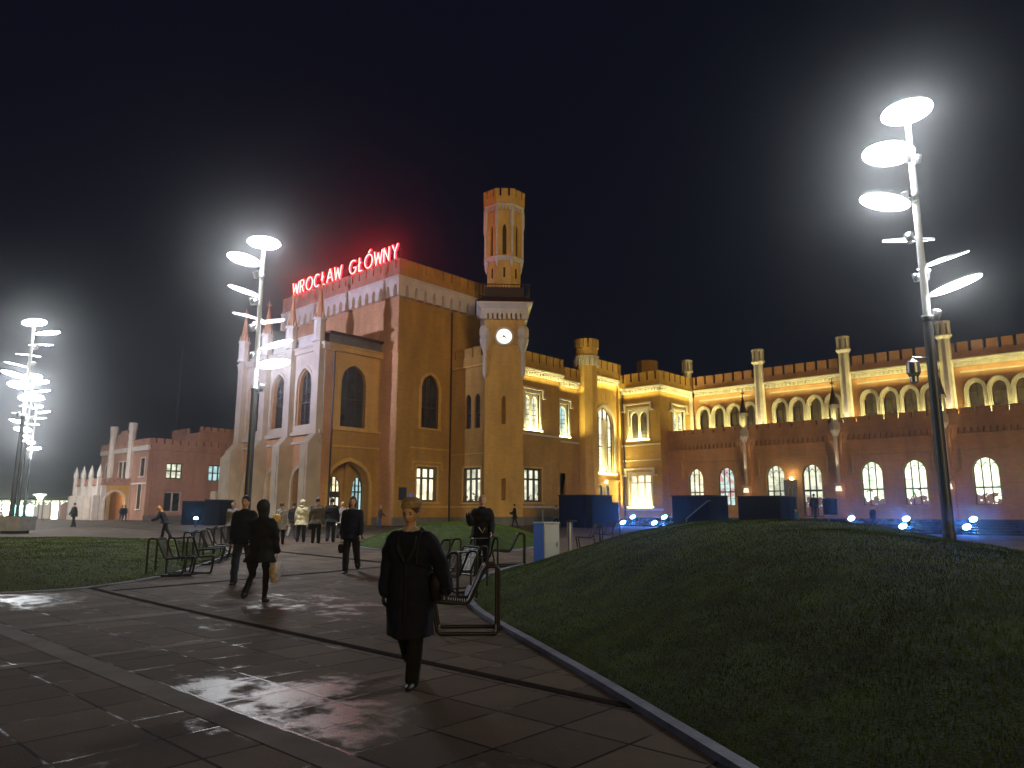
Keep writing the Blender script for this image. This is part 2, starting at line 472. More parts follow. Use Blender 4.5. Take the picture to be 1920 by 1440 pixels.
class Lawn:
    def __init__(self, pts, hfun):
        self.loop = np.array([list(p) for p in smooth_loop(pts)])
        self.B = np.roll(self.loop, -1, axis=0); self.h = hfun
    def height(self, P):
        d, ins = edge_dist(P, self.loop, self.B)
        base = np.array([gz(x, y) for x, y in P])
        h = self.h(P, d)
        h = h + (vnoise(P, .9, 3)*.06 + vnoise(P, .35, 5)*.022 + vnoise(P, .13, 8)*.010) * np.clip(d / .6, 0, 1)
        return base + h + .03, ins, d
    def surface(self, step):
        lo, hi = self.loop.min(0), self.loop.max(0)
        xs = np.arange(lo[0], hi[0] + step, step); ys = np.arange(lo[1], hi[1] + step, step)
        X, Y = np.meshgrid(xs, ys); P = np.c_[X.ravel(), Y.ravel()]
        z, ins, d = self.height(P)
        # rim vertices snap onto the outline
        W = X.shape[1]; keep = ins.reshape(X.shape)
        q = keep[:-1, :-1] | keep[1:, :-1] | keep[:-1, 1:] | keep[1:, 1:]
        out = ~ins
        if out.any():
            Po = P[out]; best = np.full(len(Po), 1e9); Q = Po.copy()
            for a, b in zip(self.loop, self.B):
                ab = b - a; t = np.clip(((Po - a) @ ab) / max(ab @ ab, 1e-9), 0, 1); c = a + t[:, None]*ab
                dd = np.hypot(*(Po - c).T); m_ = dd < best; best[m_] = dd[m_]; Q[m_] = c[m_]
            P[out] = Q
            z[out] = [gz(x, y) + .02 for x, y in Q]
        jj, ii = np.nonzero(q)
        f = np.c_[jj*W + ii, jj*W + ii + 1, (jj+1)*W + ii + 1, (jj+1)*W + ii]
        used = np.unique(f); mp = np.full(len(P), -1); mp[used] = np.arange(len(used))
        m = MB(); m.v = [(P[k, 0], P[k, 1], z[k]) for k in used]; m.f = [tuple(int(x) for x in r) for r in mp[f]]
        return m
    def blades(self, n, region, hmin, hmax, seed, w=.006):
        rs = np.random.RandomState(seed)
        lo, hi = self.loop.min(0), self.loop.max(0)
        P = lo + rs.rand(n*3, 2) * (hi - lo)
        P = P[region(P)][:n]
        z, ins, d = self.height(P); P = P[ins]; z = z[ins]
        k = len(P); a = rs.rand(k)*2*pi; l = hmin + rs.rand(k)*(hmax-hmin); lean = (rs.rand(k, 2)-.5)*l[:, None]*1.3
        dx = np.c_[np.cos(a), np.sin(a)] * (w*(.6+rs.rand(k)))[:, None]
        V = np.zeros((k, 3, 3))
        V[:, 0, :2] = P - dx; V[:, 1, :2] = P + dx; V[:, 2, :2] = P + lean
        V[:, 0, 2] = V[:, 1, 2] = z - .01; V[:, 2, 2] = z + l
        me = bpy.data.meshes.new('grass_blades')
        me.vertices.add(k*3); me.vertices.foreach_set('co', V.ravel())
        me.loops.add(k*3); me.loops.foreach_set('vertex_index', np.arange(k*3, dtype=np.int32))
        me.polygons.add(k); me.polygons.foreach_set('loop_start', np.arange(0, k*3, 3, dtype=np.int32))
        me.polygons.foreach_set('loop_total', np.full(k, 3, dtype=np.int32))
        me.update(calc_edges=True)
        return me
def grass_material(name, c1, c2):
    m, t, b = new_mat(name)
    geo = t.nodes.new('ShaderNodeNewGeometry')
    n = t.nodes.new('ShaderNodeTexNoise'); n.inputs['Scale'].default_value = 1.3; n.inputs['Detail'].default_value = 8
    t.links.new(geo.outputs['Position'], n.inputs['Vector'])
    n2 = t.nodes.new('ShaderNodeTexNoise'); n2.inputs['Scale'].default_value = 25
    t.links.new(geo.outputs['Position'], n2.inputs['Vector'])
    ad = t.nodes.new('ShaderNodeMath'); ad.operation = 'MULTIPLY_ADD'; ad.inputs[1].default_value = .5
    t.links.new(n2.outputs['Fac'], ad.inputs[0]); t.links.new(n.outputs['Fac'], ad.inputs[2])
    cr = t.nodes.new('ShaderNodeValToRGB')
    cr.color_ramp.elements[0].position = .55; cr.color_ramp.elements[0].color = (*c1, 1)
    cr.color_ramp.elements[1].position = .95; cr.color_ramp.elements[1].color = (*c2, 1)
    t.links.new(ad.outputs[0], cr.inputs[0])
    n4 = t.nodes.new('ShaderNodeTexNoise'); n4.inputs['Scale'].default_value = .42; n4.inputs['Detail'].default_value = 6; n4.inputs['Roughness'].default_value = .6
    t.links.new(geo.outputs['Position'], n4.inputs['Vector'])
    mr = t.nodes.new('ShaderNodeMapRange'); mr.inputs[1].default_value = .50; mr.inputs[2].default_value = .66; mr.inputs[4].default_value = .75
    t.links.new(n4.outputs['Fac'], mr.inputs[0])
    th = t.nodes.new('ShaderNodeMix'); th.data_type = 'RGBA'; t.links.new(mr.outputs[0], th.inputs[0]); t.links.new(cr.outputs[0], th.inputs[6])
    th.inputs[7].default_value = (c2[0]*.45, c2[1]*.26, c2[2]*1.1, 1)      # worn, straw-coloured patches
    t.links.new(th.outputs[2], b.inputs['Base Color'])
    b.inputs['Roughness'].default_value = .6
    b.inputs['Specular IOR Level'].default_value = .02
    return m
M['grass'] = grass_material('mound_grass', (.026, .085, .001), (.13, .175, .006))
M['grass_lamplit'] = grass_material('lamplit_grass', (.06, .12, .006), (.13, .19, .018))  # brighter green: lamplight on the small mound put into the grass colour
M['grass_olive'] = grass_material('olive_grass', (.055, .095, .003), (.14, .155, .008))

Lp = [lf(*p) for p in ((-.72, 16.5), (-.80, 14.6), (-.55, 12.6), (-.155, 10.95), (.40, 9.0), (.935, 7.08), (1.49, 4.95), (2.1, 2.6), (3.6, .2),
                       (8, -1.5), (14, 0), (18.5, 5), (20, 11), (17.5, 16), (12, 19.8), (6, 22.0), (2.5, 22.3), (.6, 20.8), (-.35, 18.6))]
_e1 = np.array([cos(YAW), sin(YAW)]); _e2 = np.array([-sin(YAW), cos(YAW)])
def big_h(P, d):
    L = P @ _e1; F = P @ _e2
    g = np.exp(-(np.where(L > 4.6, (L - 4.6) / 4.0, (L - 4.6) / 5.6))**2) * np.exp(-(np.where(F > 12.8, (F - 12.8) / 9.5, (F - 12.8) / 10.5))**2)
    s = np.clip(d / 4.2, 0, 1); s = s*(2 - s)
    return 1.43 * s * g
big = Lawn(Lp, big_h)
tag(big.surface(.14).build('grass_mound', M['soil'], smooth=True), 'large grassy mound rising on the right of the path', 'lawn', kind='structure')
def near(P):
    F = P @ _e2; L = P @ _e1
    return (np.abs(L) < F*.78 + .6) & (F > 3.6) & (np.random.RandomState(4).rand(len(P)) < np.clip(9 / np.maximum(F, 4), .25, 1)**1.2)
me = big.blades(520000, near, .010, .034, 11, .0032)
me.materials.append(M['grass'])
o = bpy.data.objects.new('grass', me); COL.objects.link(o)
tag(o, 'short mown grass on the large right mound', 'grass', kind='stuff')

small = Lawn([(-21.9, 16.3), (-20.4, 16.2), (-18.4, 17.2), (-17.4, 18.8), (-18.5, 22), (-21.5, 26), (-25.5, 28.5), (-28.8, 27.5), (-29, 24), (-26.3, 19.8), (-23.9, 17.2)],
             lambda P, d: .78 * (lambda s: s*(2-s))(np.clip(d / 3.4, 0, 1)))
tag(small.surface(.25).build('far_grass_mound', M['soil'], smooth=True), 'smaller lamplit green mound in front of the station hall', 'lawn', kind='structure')
left = Lawn([(-17.6, 3.2), (-16.95, 4.8), (-17.15, 6.0), (-18.2, 7.6), (-20.3, 9.55), (-22.3, 11.1), (-24.4, 12.3), (-27.2, 13.0), (-31.0, 12.2), (-34.8, 9.0), (-38, 4), (-38, -3), (-33, -6), (-24, -4), (-19, 0)],
            lambda P, d: .34 * (lambda s: s*(2-s))(np.clip(d / 4, 0, 1)))
tag(left.surface(.25).build('left_lawn', M['soil'], smooth=True), 'low olive green lawn on the left of the path', 'lawn', kind='structure')
for L_, n, nm, mt_, lb in ((small, 60000, 'grass', 'grass_lamplit', 'short grass on the small mound before the hall, lamplight put into its colour'), (left, 200000, 'grass', 'grass_olive', 'olive mown grass on the left lawn')):
    me = L_.blades(n, lambda P: (P @ _e2) > 5, .015, .045, 5, .008)
    me.materials.append(M[mt_])
    o = bpy.data.objects.new(nm, me); COL.objects.link(o); tag(o, lb, 'grass', kind='stuff')

def kerb(L_, w, h, name, label, rng=None):
    m = MB(); P = [Vector(p) for p in L_.loop]; N = len(P)
    sec = [(0, -.05), (0, h), (w, h), (w, -.05)]
    vs = []
    for i in range(N):
        d = (P[(i+1) % N] - P[i-1]).normalized(); nn = Vector((-d.y, d.x))
        # outward
        if (P[i] + nn*.3 - Vector(L_.loop.mean(0))).length < (P[i] - nn*.3 - Vector(L_.loop.mean(0))).length: nn = -nn
        for (a, b) in sec:
            x, y = P[i].x + nn.x*a, P[i].y + nn.y*a
            vs.append((x, y, gz(x, y) + b))
    fs = []
    for i in range(N):
        j = (i+1) % N
        for k in range(3): fs.append((i*4+k, i*4+k+1, j*4+k+1, j*4+k))
    m.add(vs, fs)
    tag(m.build(name, M['kerb']), label, 'kerb', kind='structure')
kerb(big, .11, .055, 'mound_kerb', 'pale stone edging round the large mound')
kerb(small, .10, .04, 'far_mound_kerb', 'stone edging round the smaller mound')
kerb(left, .07, .03, 'lawn_kerb', 'low edging round the left lawn')
# ================================================================== BUILDINGS
def TA(Y): return lambda s, d, z: (s, Y - d, z)          # wall facing -y; s = x, d = distance out of the wall
def TB(X): return lambda s, d, z: (X + d, s, z)          # wall facing +x; s = y
def arch_pts(cx, z0, zs, w, rise, n=7, rev=False):
    h = w / 2
    if rise <= 0: P = [(cx-h, z0), (cx+h, z0), (cx+h, zs), (cx-h, zs)]
    else:
        P = [(cx-h, z0), (cx+h, z0)]
        for i in range(-n, n+1):
            t = abs(i) / n; x = -i / n * h
            P.append((cx + x, zs + rise * (.78*sqrt(max(0, 1 - t**2.3)) + .22*(1-t))))
    return P
def arch_z(cx, zs, w, rise, s):
    if rise <= 0: return zs
    t = min(1, abs(s-cx) / (w/2)); return zs + rise * (.78*sqrt(max(0, 1 - t**2.3)) + .22*(1-t))
def ring(mb, cx, z0, zs, w, rise, t, d0, d1, tb=None):
    """surround of thickness t round an opening, open at the foot"""
    n = 7; inner = arch_pts(cx, z0, zs, w, rise, n); outer = arch_pts(cx, z0, zs if rise > 0 else zs + t, w + 2*t, rise + (t if rise > 0 else 0), n)
    I = [inner[1]] + inner[2:] + [inner[0]]; O = [outer[1]] + outer[2:] + [outer[0]]
    if rise <= 0: I = [inner[1], inner[2], inner[3], inner[0]]; O = [outer[1], outer[2], outer[3], outer[0]]
    k = len(I)
    vs = [(p[0], d0, p[1]) for p in I] + [(p[0], d0, p[1]) for p in O] + [(p[0], d1, p[1]) for p in I] + [(p[0], d1, p[1]) for p in O]
    fs = []
    for i in range(k-1):
        fs += [(i, i+1, k+i+1, k+i), (2*k+i, 3*k+i, 3*k+i+1, 2*k+i+1), (i, 2*k+i, 2*k+i+1, i+1), (k+i, k+i+1, 3*k+i+1, 3*k+i)]
    fs += [(0, k, 3*k, 2*k), (k-1, 3*k-1, 4*k-1, 2*k-1)]
    mb.add(vs, fs)
def window(parent, T, cx, z0, zs, w, rise, glass, lights=2, transoms=(), fr=None, depth=.28, bar=.07, surround=0, smat=None, sill=True, name='window', tracery=True, proj=.06, bars=0):
    fr = fr or M['frame']
    f = MB(T); P = arch_pts(cx, z0, zs, w, rise)
    ring(f, cx, z0 + bar, zs - (bar if rise <= 0 else 0), w - 2*bar, rise - (bar*.6 if rise > 0 else 0), bar, -depth + .10, -depth - .02)
    f.box(cx - w/2, cx + w/2, -depth - .02, -depth + .10, z0, z0 + bar)
    lw = w / lights
    for i in range(1, lights):
        s = cx - w/2 + lw*i
        zt = arch_z(cx, zs, w, rise, s) - (bar if rise > 0 else 0)
        f.box(s - bar*.6, s + bar*.6, -depth - .01, -depth + .12, z0 + bar, zt if rise > 0 else zs - bar)
    for tz, tt in transoms:
        f.box(cx - w/2 + bar, cx + w/2 - bar, -depth, -depth + .13, tz - tt/2, tz + tt/2)
    for k in range(bars):      # thin glazing bars
        zz = z0 + (zs - z0) * (k + 1) / (bars + 1)
        f.box(cx - w/2 + bar, cx + w/2 - bar, -depth, -depth + .03, zz - .012, zz + .012)
    if rise > 0 and tracery and lights > 1:      # small pointed heads to the lights
        for i in range(lights):
            c = cx - w/2 + lw*(i+.5); zb = zs + rise*.05
            m = lw*.5 - bar*.6
            for sg in (1, -1):
                pts = [(c + sg*m*(1 - (j/4)**1.6), zb - .02 + min(lw*.75, rise*.8) * (j/4)**.8) for j in range(5)]
                pts = [(a, min(b, arch_z(cx, zs, w, rise, a) - .03)) for a, b in pts]
                for (a, b), (c2, d2) in zip(pts, pts[1:]):
                    f.add([(a, -depth+.06, b-.03), (c2, -depth+.06, d2-.03), (c2, -depth+.06, d2+.04), (a, -depth+.06, b+.04)], [(0, 1, 2, 3)])
    wo = f.build(name, fr, parent)
    p = MB(T); p.add([(a, -depth, b) for a, b in P], [tuple(range(len(P)))])
    p.build('pane', glass, wo)
    if surround:
        r = MB(T); ring(r, cx, z0 + .01, zs, w, rise, surround, proj, -.12)
        if sill: r.box(cx - w/2 - surround - .08, cx + w/2 + surround + .08, -.15, proj + .10, z0 - .16, z0 + .005)
        r.build('surround', smat or M['trim'], wo)
    return wo
def hood(mb, cx, z, w, drop, t=.14, d=.16, foot=.22):
    mb.box(cx - w/2, cx + w/2, -.05, d, z, z + t)
    for sg in (-1, 1):
        a = cx + sg*w/2
        mb.box(min(a, a - sg*t), max(a, a - sg*t), -.05, d - .01, z - drop, z)
        mb.box(min(a + sg*foot, a - sg*t), max(a + sg*foot, a - sg*t), -.05, d, z - drop - t, z - drop)
def wall(parent, T, s0, s1, z0, z1, holes, mat, thick=.6, name='wall'):
    m = MB(T)
    m.panel([(s0, z0), (s1, z0), (s1, z1), (s0, z1)], holes, 0, -thick)
    return m.build(name, mat, parent)
def merlons(mb, s0, s1, zb, zt, d0, d1, pitch=1.03, gap=.20, slot=.78, off=.5):
    """battlement as a slab whose top is cut by narrow slots"""
    L = s1 - s0; n = max(1, round(L / pitch)); p = L / n
    out = [(s0, zb), (s1, zb), (s1, zt)]
    for i in range(n - 1, -1, -1):
        c = s0 + p * (i + off)
        out += [(c + gap/2, zt), (c + gap/2, zt - slot), (c - gap/2, zt - slot), (c - gap/2, zt)]
    out += [(s0, zt)]
    mb.panel(out, [], d0, d1)
    for i in range(n):          # coping stones
        a = s0 + p*(i - 1 + off) + gap/2 if i > 0 else s0
        b = s0 + p*(i + off) - gap/2
        mb.box(a, b, d1 - .04, d0 + .05, zt, zt + .07)
    mb.box(s0 + p*(n - 1 + off) + gap/2, s1, d1 - .04, d0 + .05, zt, zt + .07)
def corbels(mb, s0, s1, zb, zt, d0, d1, pitch=1.0, gap=.5, rise=.5, pointed=True):
    """band whose lower edge is a row of small arches"""
    L = s1 - s0; n = max(1, round(L / pitch)); p = L / n
    out = [(s0, zt), (s0, zb)]
    for i in range(n):
        c = s0 + p*(i + .5); a, b = c - gap/2, c + gap/2
        out += [(a, zb), (a, zb + rise*.55), (a + gap*.18, zb + rise*.85), (c, zb + rise), (b - gap*.18, zb + rise*.85), (b, zb + rise*.55), (b, zb)]
    out += [(s1, zb), (s1, zt)]
    mb.panel(out[::-1], [], d0, d1)
def cornice(mb, s0, s1, z, d=.35, dent=.36, e0=0, e1=0):
    """stepped moulding with a dentil row under it; z is the top"""
    mb.box(s0 - e0, s1 + e1, -.05, d, z - .12, z)
    mb.box(s0 - e0*.7, s1 + e1*.7, -.05, d*.72, z - .26, z - .12)
    mb.box(s0, s1, -.05, .06, z - .62, z - .26)
    n = int((s1 - s0) / dent)
    for i in range(n):
        c = s0 + (s1 - s0) * (i + .5) / n
        mb.box(c - dent*.26, c + dent*.26, .06, .19, z - .56, z - .30)
def area(parent, loc, direction, sx, sy, watts, col, name='window_uplight', spread=180):
    l = bpy.data.lights.new(name, 'AREA'); l.shape = 'RECTANGLE'; l.size = sx; l.size_y = sy; l.energy = watts; l.color = col
    l.spread = radians(spread)
    o = bpy.data.objects.new(name, l); COL.objects.link(o)
    o.parent = parent
    dv = Vector(direction).normalized()
    # x axis of the lamp along the horizontal, perpendicular to the direction
    z = -dv
    return o, z, loc
def place_area(parent, loc, direction, along, sx, sy, watts, col, name='window_uplight', spread=180):
    o, z, _ = area(parent, loc, direction, sx, sy, watts, col, name, spread)
    x = Vector(along).normalized(); x = (x - z * x.dot(z)).normalized(); y = z.cross(x)
    m = Matrix((x, y, z)).transposed().to_4x4()
    m.translation = Vector(loc)
    o.matrix_basis = world_of(parent).inverted() @ m
    return o
def spot(parent, loc, direction, watts, col, angle=60, blend=.6, r=.06, name='spotlight_beam'):
    l = bpy.data.lights.new(name, 'SPOT'); l.energy = watts; l.color = col; l.spot_size = radians(angle); l.spot_blend = blend; l.shadow_soft_size = r
    o = bpy.data.objects.new(name, l); COL.objects.link(o); o.parent = parent
    m = Matrix.Translation(loc) @ Vector(direction).to_track_quat('-Z', 'Y').to_matrix().to_4x4()
    o.matrix_basis = world_of(parent).inverted() @ m
    return o
GOLD = (1.0, .92, .33)
WARM = (1.0, .80, .50)

# ---------------------------------------------------------------- main hall
hall = empty('station_hall', (-47.6, 37.9, .3), 0, 'tall orange-brown brick station hall with crenellated top and pale corbel frieze under the red sign', 'building')
XM, YM = -47.6, 37.9
tb, ta = TB(XM), TA(YM)
H = [arch_pts(41.62, 8.75, 12.3, 1.95, 1.15), arch_pts(41.45, 2.45, 5.4, 2.3, 0)]
wall(hall, tb, YM + .62, 52.5, 0, 21.3, H, M['brick'])
wall(hall, ta, -65.9, XM, 0, 21.3, [[(-51.8, .3), (-50.3, .3), (-50.3, 6.3), (-51.8, 6.3)]], M['brick_terra'])  # pinker brick than the side wall; cool lamplight put into its colour
m = MB(); m.box(-65.9, XM - .64, YM + .65, 52.4, 0, 21.9); m.build('rear_body', M['brick'], hall)
m = MB(tb); m.box(YM, YM + 1.5, 0, .10, 0, 19.9); m.box(YM + 6.0, YM + 6.3, 0, .10, 14, 19.9); m.build('corner_strip', M['brick'], hall)
m = MB(ta); m.box(-49.4, XM + .1, 0, .09, 15, 19.9); m.build('corner_strip', M['brick_terra'], hall)
m = MB(ta); corbels(m, -66.2, XM + .42, 19.85, 21.45, .42, .002, .98, .50, 1.05); m.box(-66.2, XM + .48, -.1, .50, 21.45, 21.6)
m.build('corbel_frieze', M['trim'], hall)
m = MB(tb); corbels(m, YM + .003, 52.5, 19.85, 21.45, .42, .002, 1.02, .36, 1.05); m.box(YM - .0, 52.5, -.1, .49, 21.45, 21.597)
m.build('corbel_frieze', M['trim'], hall)
m = MB(ta); merlons(m, -66.2, XM + .30, 21.6, 23.1, .30, -.12); m.build('battlement', M['brick_pink'], hall)
m = MB(tb); merlons(m, YM + .13, 52.5, 21.6, 23.1, .30, -.12, gap=.17); m.build('battlement', M['brick'], hall)
m = MB(); m.box(-66.2, -65.8, YM + .13, 52.5, 21.6, 23.1); m.box(-66.2, XM, 52.1, 52.5, 21.3, 23.1); m.build('battlement', M['brick'], hall)
m = MB(); m.box(-65.7, XM - .2, YM + .2, 52.3, 21.3, 21.95); m.build('roof', M['roof'], hall)
window(hall, tb, 41.62, 8.75, 12.3, 1.95, 1.15, M['glass'], 3, [(10.6, .12)], surround=.30, smat=M['ochre'], bars=5)
window(hall, tb, 41.45, 2.45, 5.4, 2.3, 0, M['lit'], 3, [(4.45, .16)], bar=.17, depth=.32, surround=.16, smat=M['ochre'], fr=M['frame_light'])
m = MB(tb); hood(m, 41.45, 5.75, 3.4, .5, .12, .08); m.box(YM + 1.52, 44.2, -.02, .09, 1.95, 2.12); m.box(YM + 1.52, 44.2, -.02, .06, 6.9, 7.05)
m.build('string_course', M['ochre'], hall)
m = MB(tb); m.box(YM - .12, 44.2, -.02, .14, 0, 1.15); m.build('plinth', M['plinth'], hall)
m = MB(); m.tube([(-47.42, 43.95, 19.6), (-47.42, 43.95, .6)], .07, 8); m.build('downpipe', M['iron'], hall)

# wall signs beside the entrance
o = MB(tb); o.box(38.35, 39.15, .105, .16, 2.55, 3.6); t = o.build('wall_plaque', M['plaque']); tag(t, 'square dark blue plaque on the hall wall beside the side entrance', 'plaque')
o = MB(tb); o.box(39.55, 39.85, .01, .06, 2.4, 3.1); t = o.build('wall_sign', M['bluesign']); tag(t, 'small glowing blue sign on the hall wall right of the dark plaque', 'sign')
# ---------------------------------------------------------------- entrance portico
port = empty('entrance_portico', (-56.7, 32.3, .3), 0, 'two-storey entrance portico with pinnacled buttresses, tall dark windows and a large side arch', 'building')
XP, YP = -49.74, 32.3
pb, pa = TB(XP), TA(YP)
wx = (-52.5, -56.6, -60.7)
H = [arch_pts(x, 8.6, 11.9, 1.95, 1.35) for x in wx] + [arch_pts(x, .3, 4.0, 2.3, 1.15) for x in wx]
wall(port, pa, -63.75, XP, 0, 15.0, H[:3] + H[3:], M['brick_terra'], .9)
m = MB(pa)                                           # pale upper facing between the buttresses
m.panel([(-63.75, 7.9), (XP + .02, 7.9), (XP + .02, 14.6), (-63.75, 14.6)], [arch_pts(x, 8.62, 11.9, 2.2, 1.45) for x in wx], .07, .002)
m.box(-63.8, XP + .10, 0, .30, 7.75, 8.05); m.box(-63.8, XP + .06, 0, .20, 7.05, 7.25)
for x in wx: ring(m, x, 8.62, 11.9, 2.2, 1.45, .22, .16, .07)
m.build('upper_facing', M['cream'], port)
m = MB(pa)
for x in wx: ring(m, x, .3, 4.0, 2.3, 1.15, .30, .16, .002)
m.build('arch_moulding', M['cream'], port)
for x in wx:
    window(port, pa, x, 8.62, 11.9, 1.95, 1.35, M['glass'], 3, [(10.5, .12)], fr=M['frame'], depth=.4, bars=5)
    m = MB(pa)
    m.add([(a, -.86, b) for a, b in arch_pts(x, .3, 4.0, 2.3, 1.15)], [tuple(range(17))])
    d = m.build('entrance_door', M['frame'], port)
    m = MB(pa); m.box(x - .85, x - .12, -.84, -.80, .5, 3.2); m.box(x + .12, x + .85, -.84, -.80, .5, 3.2)
    m.add([(a, -.82, b) for a, b in arch_pts(x, 3.45, 4.0, 1.7, .8)], [tuple(range(17))])
    m.build('door_pane', M['lit2'] if x < -55 else M['glass'], d)
window(port, pb, 35.1, 8.45, 12.2, 2.45, 1.4, M['glass'], 3, [(10.8, .14)], depth=.4, bars=6, surround=.24, smat=M['ochre'], sill=False)
wall(port, pb, YP + .92, YM, 0, 15.0, [arch_pts(35.1, 8.45, 12.2, 2.45, 1.4), arch_pts(35.0, .45, 3.9, 3.95, 1.75)], M['brick'], .9)
m = MB(pb)
ring(m, 35.0, .45, 3.9, 3.95, 1.75, .30, .10, .002)
m.box(YP + .9, YM, 0, .12, 6.75, 6.9); m.box(YP + .9, YM, 0, .17, 8.1, 8.3); m.panel([(YP + .9, 8.3), (YM - .25, 8.3), (YM - .25, 14.5), (YP + .9, 14.5)], [arch_pts(35.1, 8.45, 12.2, 2.95, 1.65)], .05, .003)
m.build('side_facing', M['ochre'], port)
# recessed porch behind the side arch: back wall with two lit pointed doors
m = MB(pb)
m.panel([(32.4, .4), (38.4, .4), (38.4, 6.2), (32.4, 6.2)], [arch_pts(34.75, .45, 3.5, 1.2, 1.0), arch_pts(37.05, .45, 3.5, 1.1, 1.0)], -1.7, -1.9)
m.box(32.4, 32.6, -1.7, -.9, .4, 6.2); m.box(38.2, 38.4, -1.7, -.9, .4, 6.2); m.box(32.4, 38.4, -1.7, -.9, 6.0, 6.2); m.box(35.6, 36.1, -1.7, -1.35, .4, 6)
m.build('porch_recess', M['brick'], port)
window(port, lambda s, d, z: (XP - 1.7 + d, s, z), 34.75, .45, 3.5, 1.2, 1.0, M['lit'], 3, [(3.0, .5), (.9, .4)], fr=M['frame'], depth=.12, name='lit_door')
window(port, lambda s, d, z: (XP - 1.7 + d, s, z), 37.05, .45, 3.5, 1.1, 1.0, M['lit_cold'], 3, [(3.25, .12)], fr=M['frame'], depth=.12, name='lit_door')
# buttresses: stepped, wide low down, octagonal pinnacle shafts above
for bx in (-50.30, -54.5, -58.6, -62.75):
    m = MB(pa)
    m.box(bx - .55, bx + .55, 0, 1.25, 0, 6.9)
    m.add([(bx-.55, 0, 6.9), (bx+.55, 0, 6.9), (bx+.55, 1.25, 6.9), (bx-.55, 1.25, 6.9), (bx-.45, 0, 7.7), (bx+.45, 0, 7.7), (bx+.45, .55, 7.7), (bx-.45, .55, 7.7)],
          [(0,1,2,3),(4,5,6,7),(0,1,5,4),(1,2,6,5),(2,3,7,6),(3,0,4,7)])
    m.box(bx - .45, bx + .45, 0, .55, 7.7, 15.3)
    m.box(bx - .62, bx + .62, 0, 1.42, 0, 1.1)
    m.box(bx - .30, bx + .30, 1.24, 1.30, 2.2, 6.2)
    b = m.build('buttress', M['cream'], port)
    m = MB(pa); m.box(bx - .57, bx + .57, .02, 1.27, 2.6, 6.2) if False else None
    cx, cy = bx, YP - .35
    m.T = None
    m.ngon(cx, cy, .46, .46, 15.3, 17.0, 8, pi/8); m.ngon(cx, cy, .56, .56, 17.0, 17.15, 8, pi/8); m.ngon(cx, cy, .54, .54, 15.2, 15.35, 8, pi/8)
    for k in range(4):
        a = k*pi/2; m.ngon(cx + .44*cos(a), cy + .44*sin(a), .10, .01, 17.1, 17.7, 4, pi/4)
    m.build('pinnacle_shaft', M['trim'], b)
    m = MB(); m.ngon(cx, cy, .40, .05, 17.15, 19.7, 8, pi/8); m.ngon(cx, cy, .05, .05, 19.7, 20.3, 6); m.box(cx - .2, cx + .2, cy - .05, cy + .05, 19.85, 20.0); m.box(cx - .05, cx + .05, cy - .2, cy + .2, 19.86, 19.99)
    m.build('spire', M['brick_terra'], b)
m = MB(pa); m.box(-63.9, XP + .20, -.3, .26, 14.6, 15.0); m.box(-63.9, XP + .28, -.3, .38, 14.98, 15.14); m.build('cornice', M['cream'], port)
m = MB(pb); m.box(YP + .25, YM, -.3, .20, 14.6, 15.0); m.box(YP + .25, YM, -.3, .30, 14.98, 15.138); m.build('cornice', M['ochre'], port)
def lattice(T, s0, s1, z0, z1, mat, name, d=.05):
    m = MB(T); m.box(s0, s1, d - .14, d, z0, z0 + .12); m.box(s0, s1, d - .14, d, z1 - .1, z1)
    n = int((s1 - s0) / .42)
    for i in range(n):
        a = s0 + (s1 - s0)*i/n; b = s0 + (s1 - s0)*(i+1)/n
        for (p, q) in (((a, z0+.12), (b, z1-.1)), ((b, z0+.12), (a, z1-.1))):
            m.add([(p[0]-.04, d-.02, p[1]), (p[0]+.04, d-.02, p[1]), (q[0]+.04, d-.02, q[1]), (q[0]-.04, d-.02, q[1])], [(0, 1, 2, 3)])
    m.add([(s0, d-.12, z0+.1), (s1, d-.12, z0+.1), (s1, d-.12, z1-.05), (s0, d-.12, z1-.05)], [(0, 1, 2, 3)])
    return m.build(name, mat, port)
for a, b in ((-62.3, -59.1), (-58.1, -55.0), (-54.0, -50.8)): lattice(pa, a, b, 15.15, 16.15, M['trim'], 'parapet')
lattice(pb, YP + .3, YM - .05, 15.15, 15.95, M['plinth'], 'parapet')
m = MB(); m.box(-63.7, XP + .35, YP + .15, YM - .02, 15.95, 16.12); m.build('roof', M['roof'], port)
m = MB(); m.box(-63.7, XP - 2.0, YM - 2.2, YM - .1, 0, 14.9); m.box(-63.7, XP - .95, YP + .95, YM - .1, 6.4, 7.9); m.box(-63.7, -63.0, YP + .95, YM - .1, 0, 14.9); m.box(-63.7, XP - 2.0, YP + .92, YP + 3.3, 0, 14.9); m.box(-62.9, XP - .95, YP + 3.4, YM - 2.3, 6.4, 14.8)
m.build('core', M['brick'], port)
m = MB(pa); m.box(-64.6, -63.75, -.9, 1.0, 0, 6.4)
m.add([(-64.6,-.9,6.4),(-63.75,-.9,6.4),(-63.75,1,6.4),(-64.6,1,6.4),(-63.9,-.9,7.4),(-63.75,-.9,7.4),(-63.75,.3,7.4),(-63.9,.3,7.4)], [(0,1,2,3),(4,5,6,7),(0,1,5,4),(1,2,6,5),(2,3,7,6),(3,0,4,7)])
m.box(-65.6, -64.62, -.9, 1.2, 0, 3.4); m.build('end_buttress', M['cream'], port)
m = MB(pb); m.box(YP + .9, 32.72, 0, .12, 0, 1.15); m.build('plinth', M['plinth'], port)
m = MB(pb); m.box(37.3, YM, 0, .12, 0, 1.15); m.build('plinth', M['plinth'], port)
m = MB(); m.tube([(XP + .22, YP + .7, 14.5), (XP + .22, YP + .7, .5)], .07, 8); m.build('downpipe', M['iron'], port)

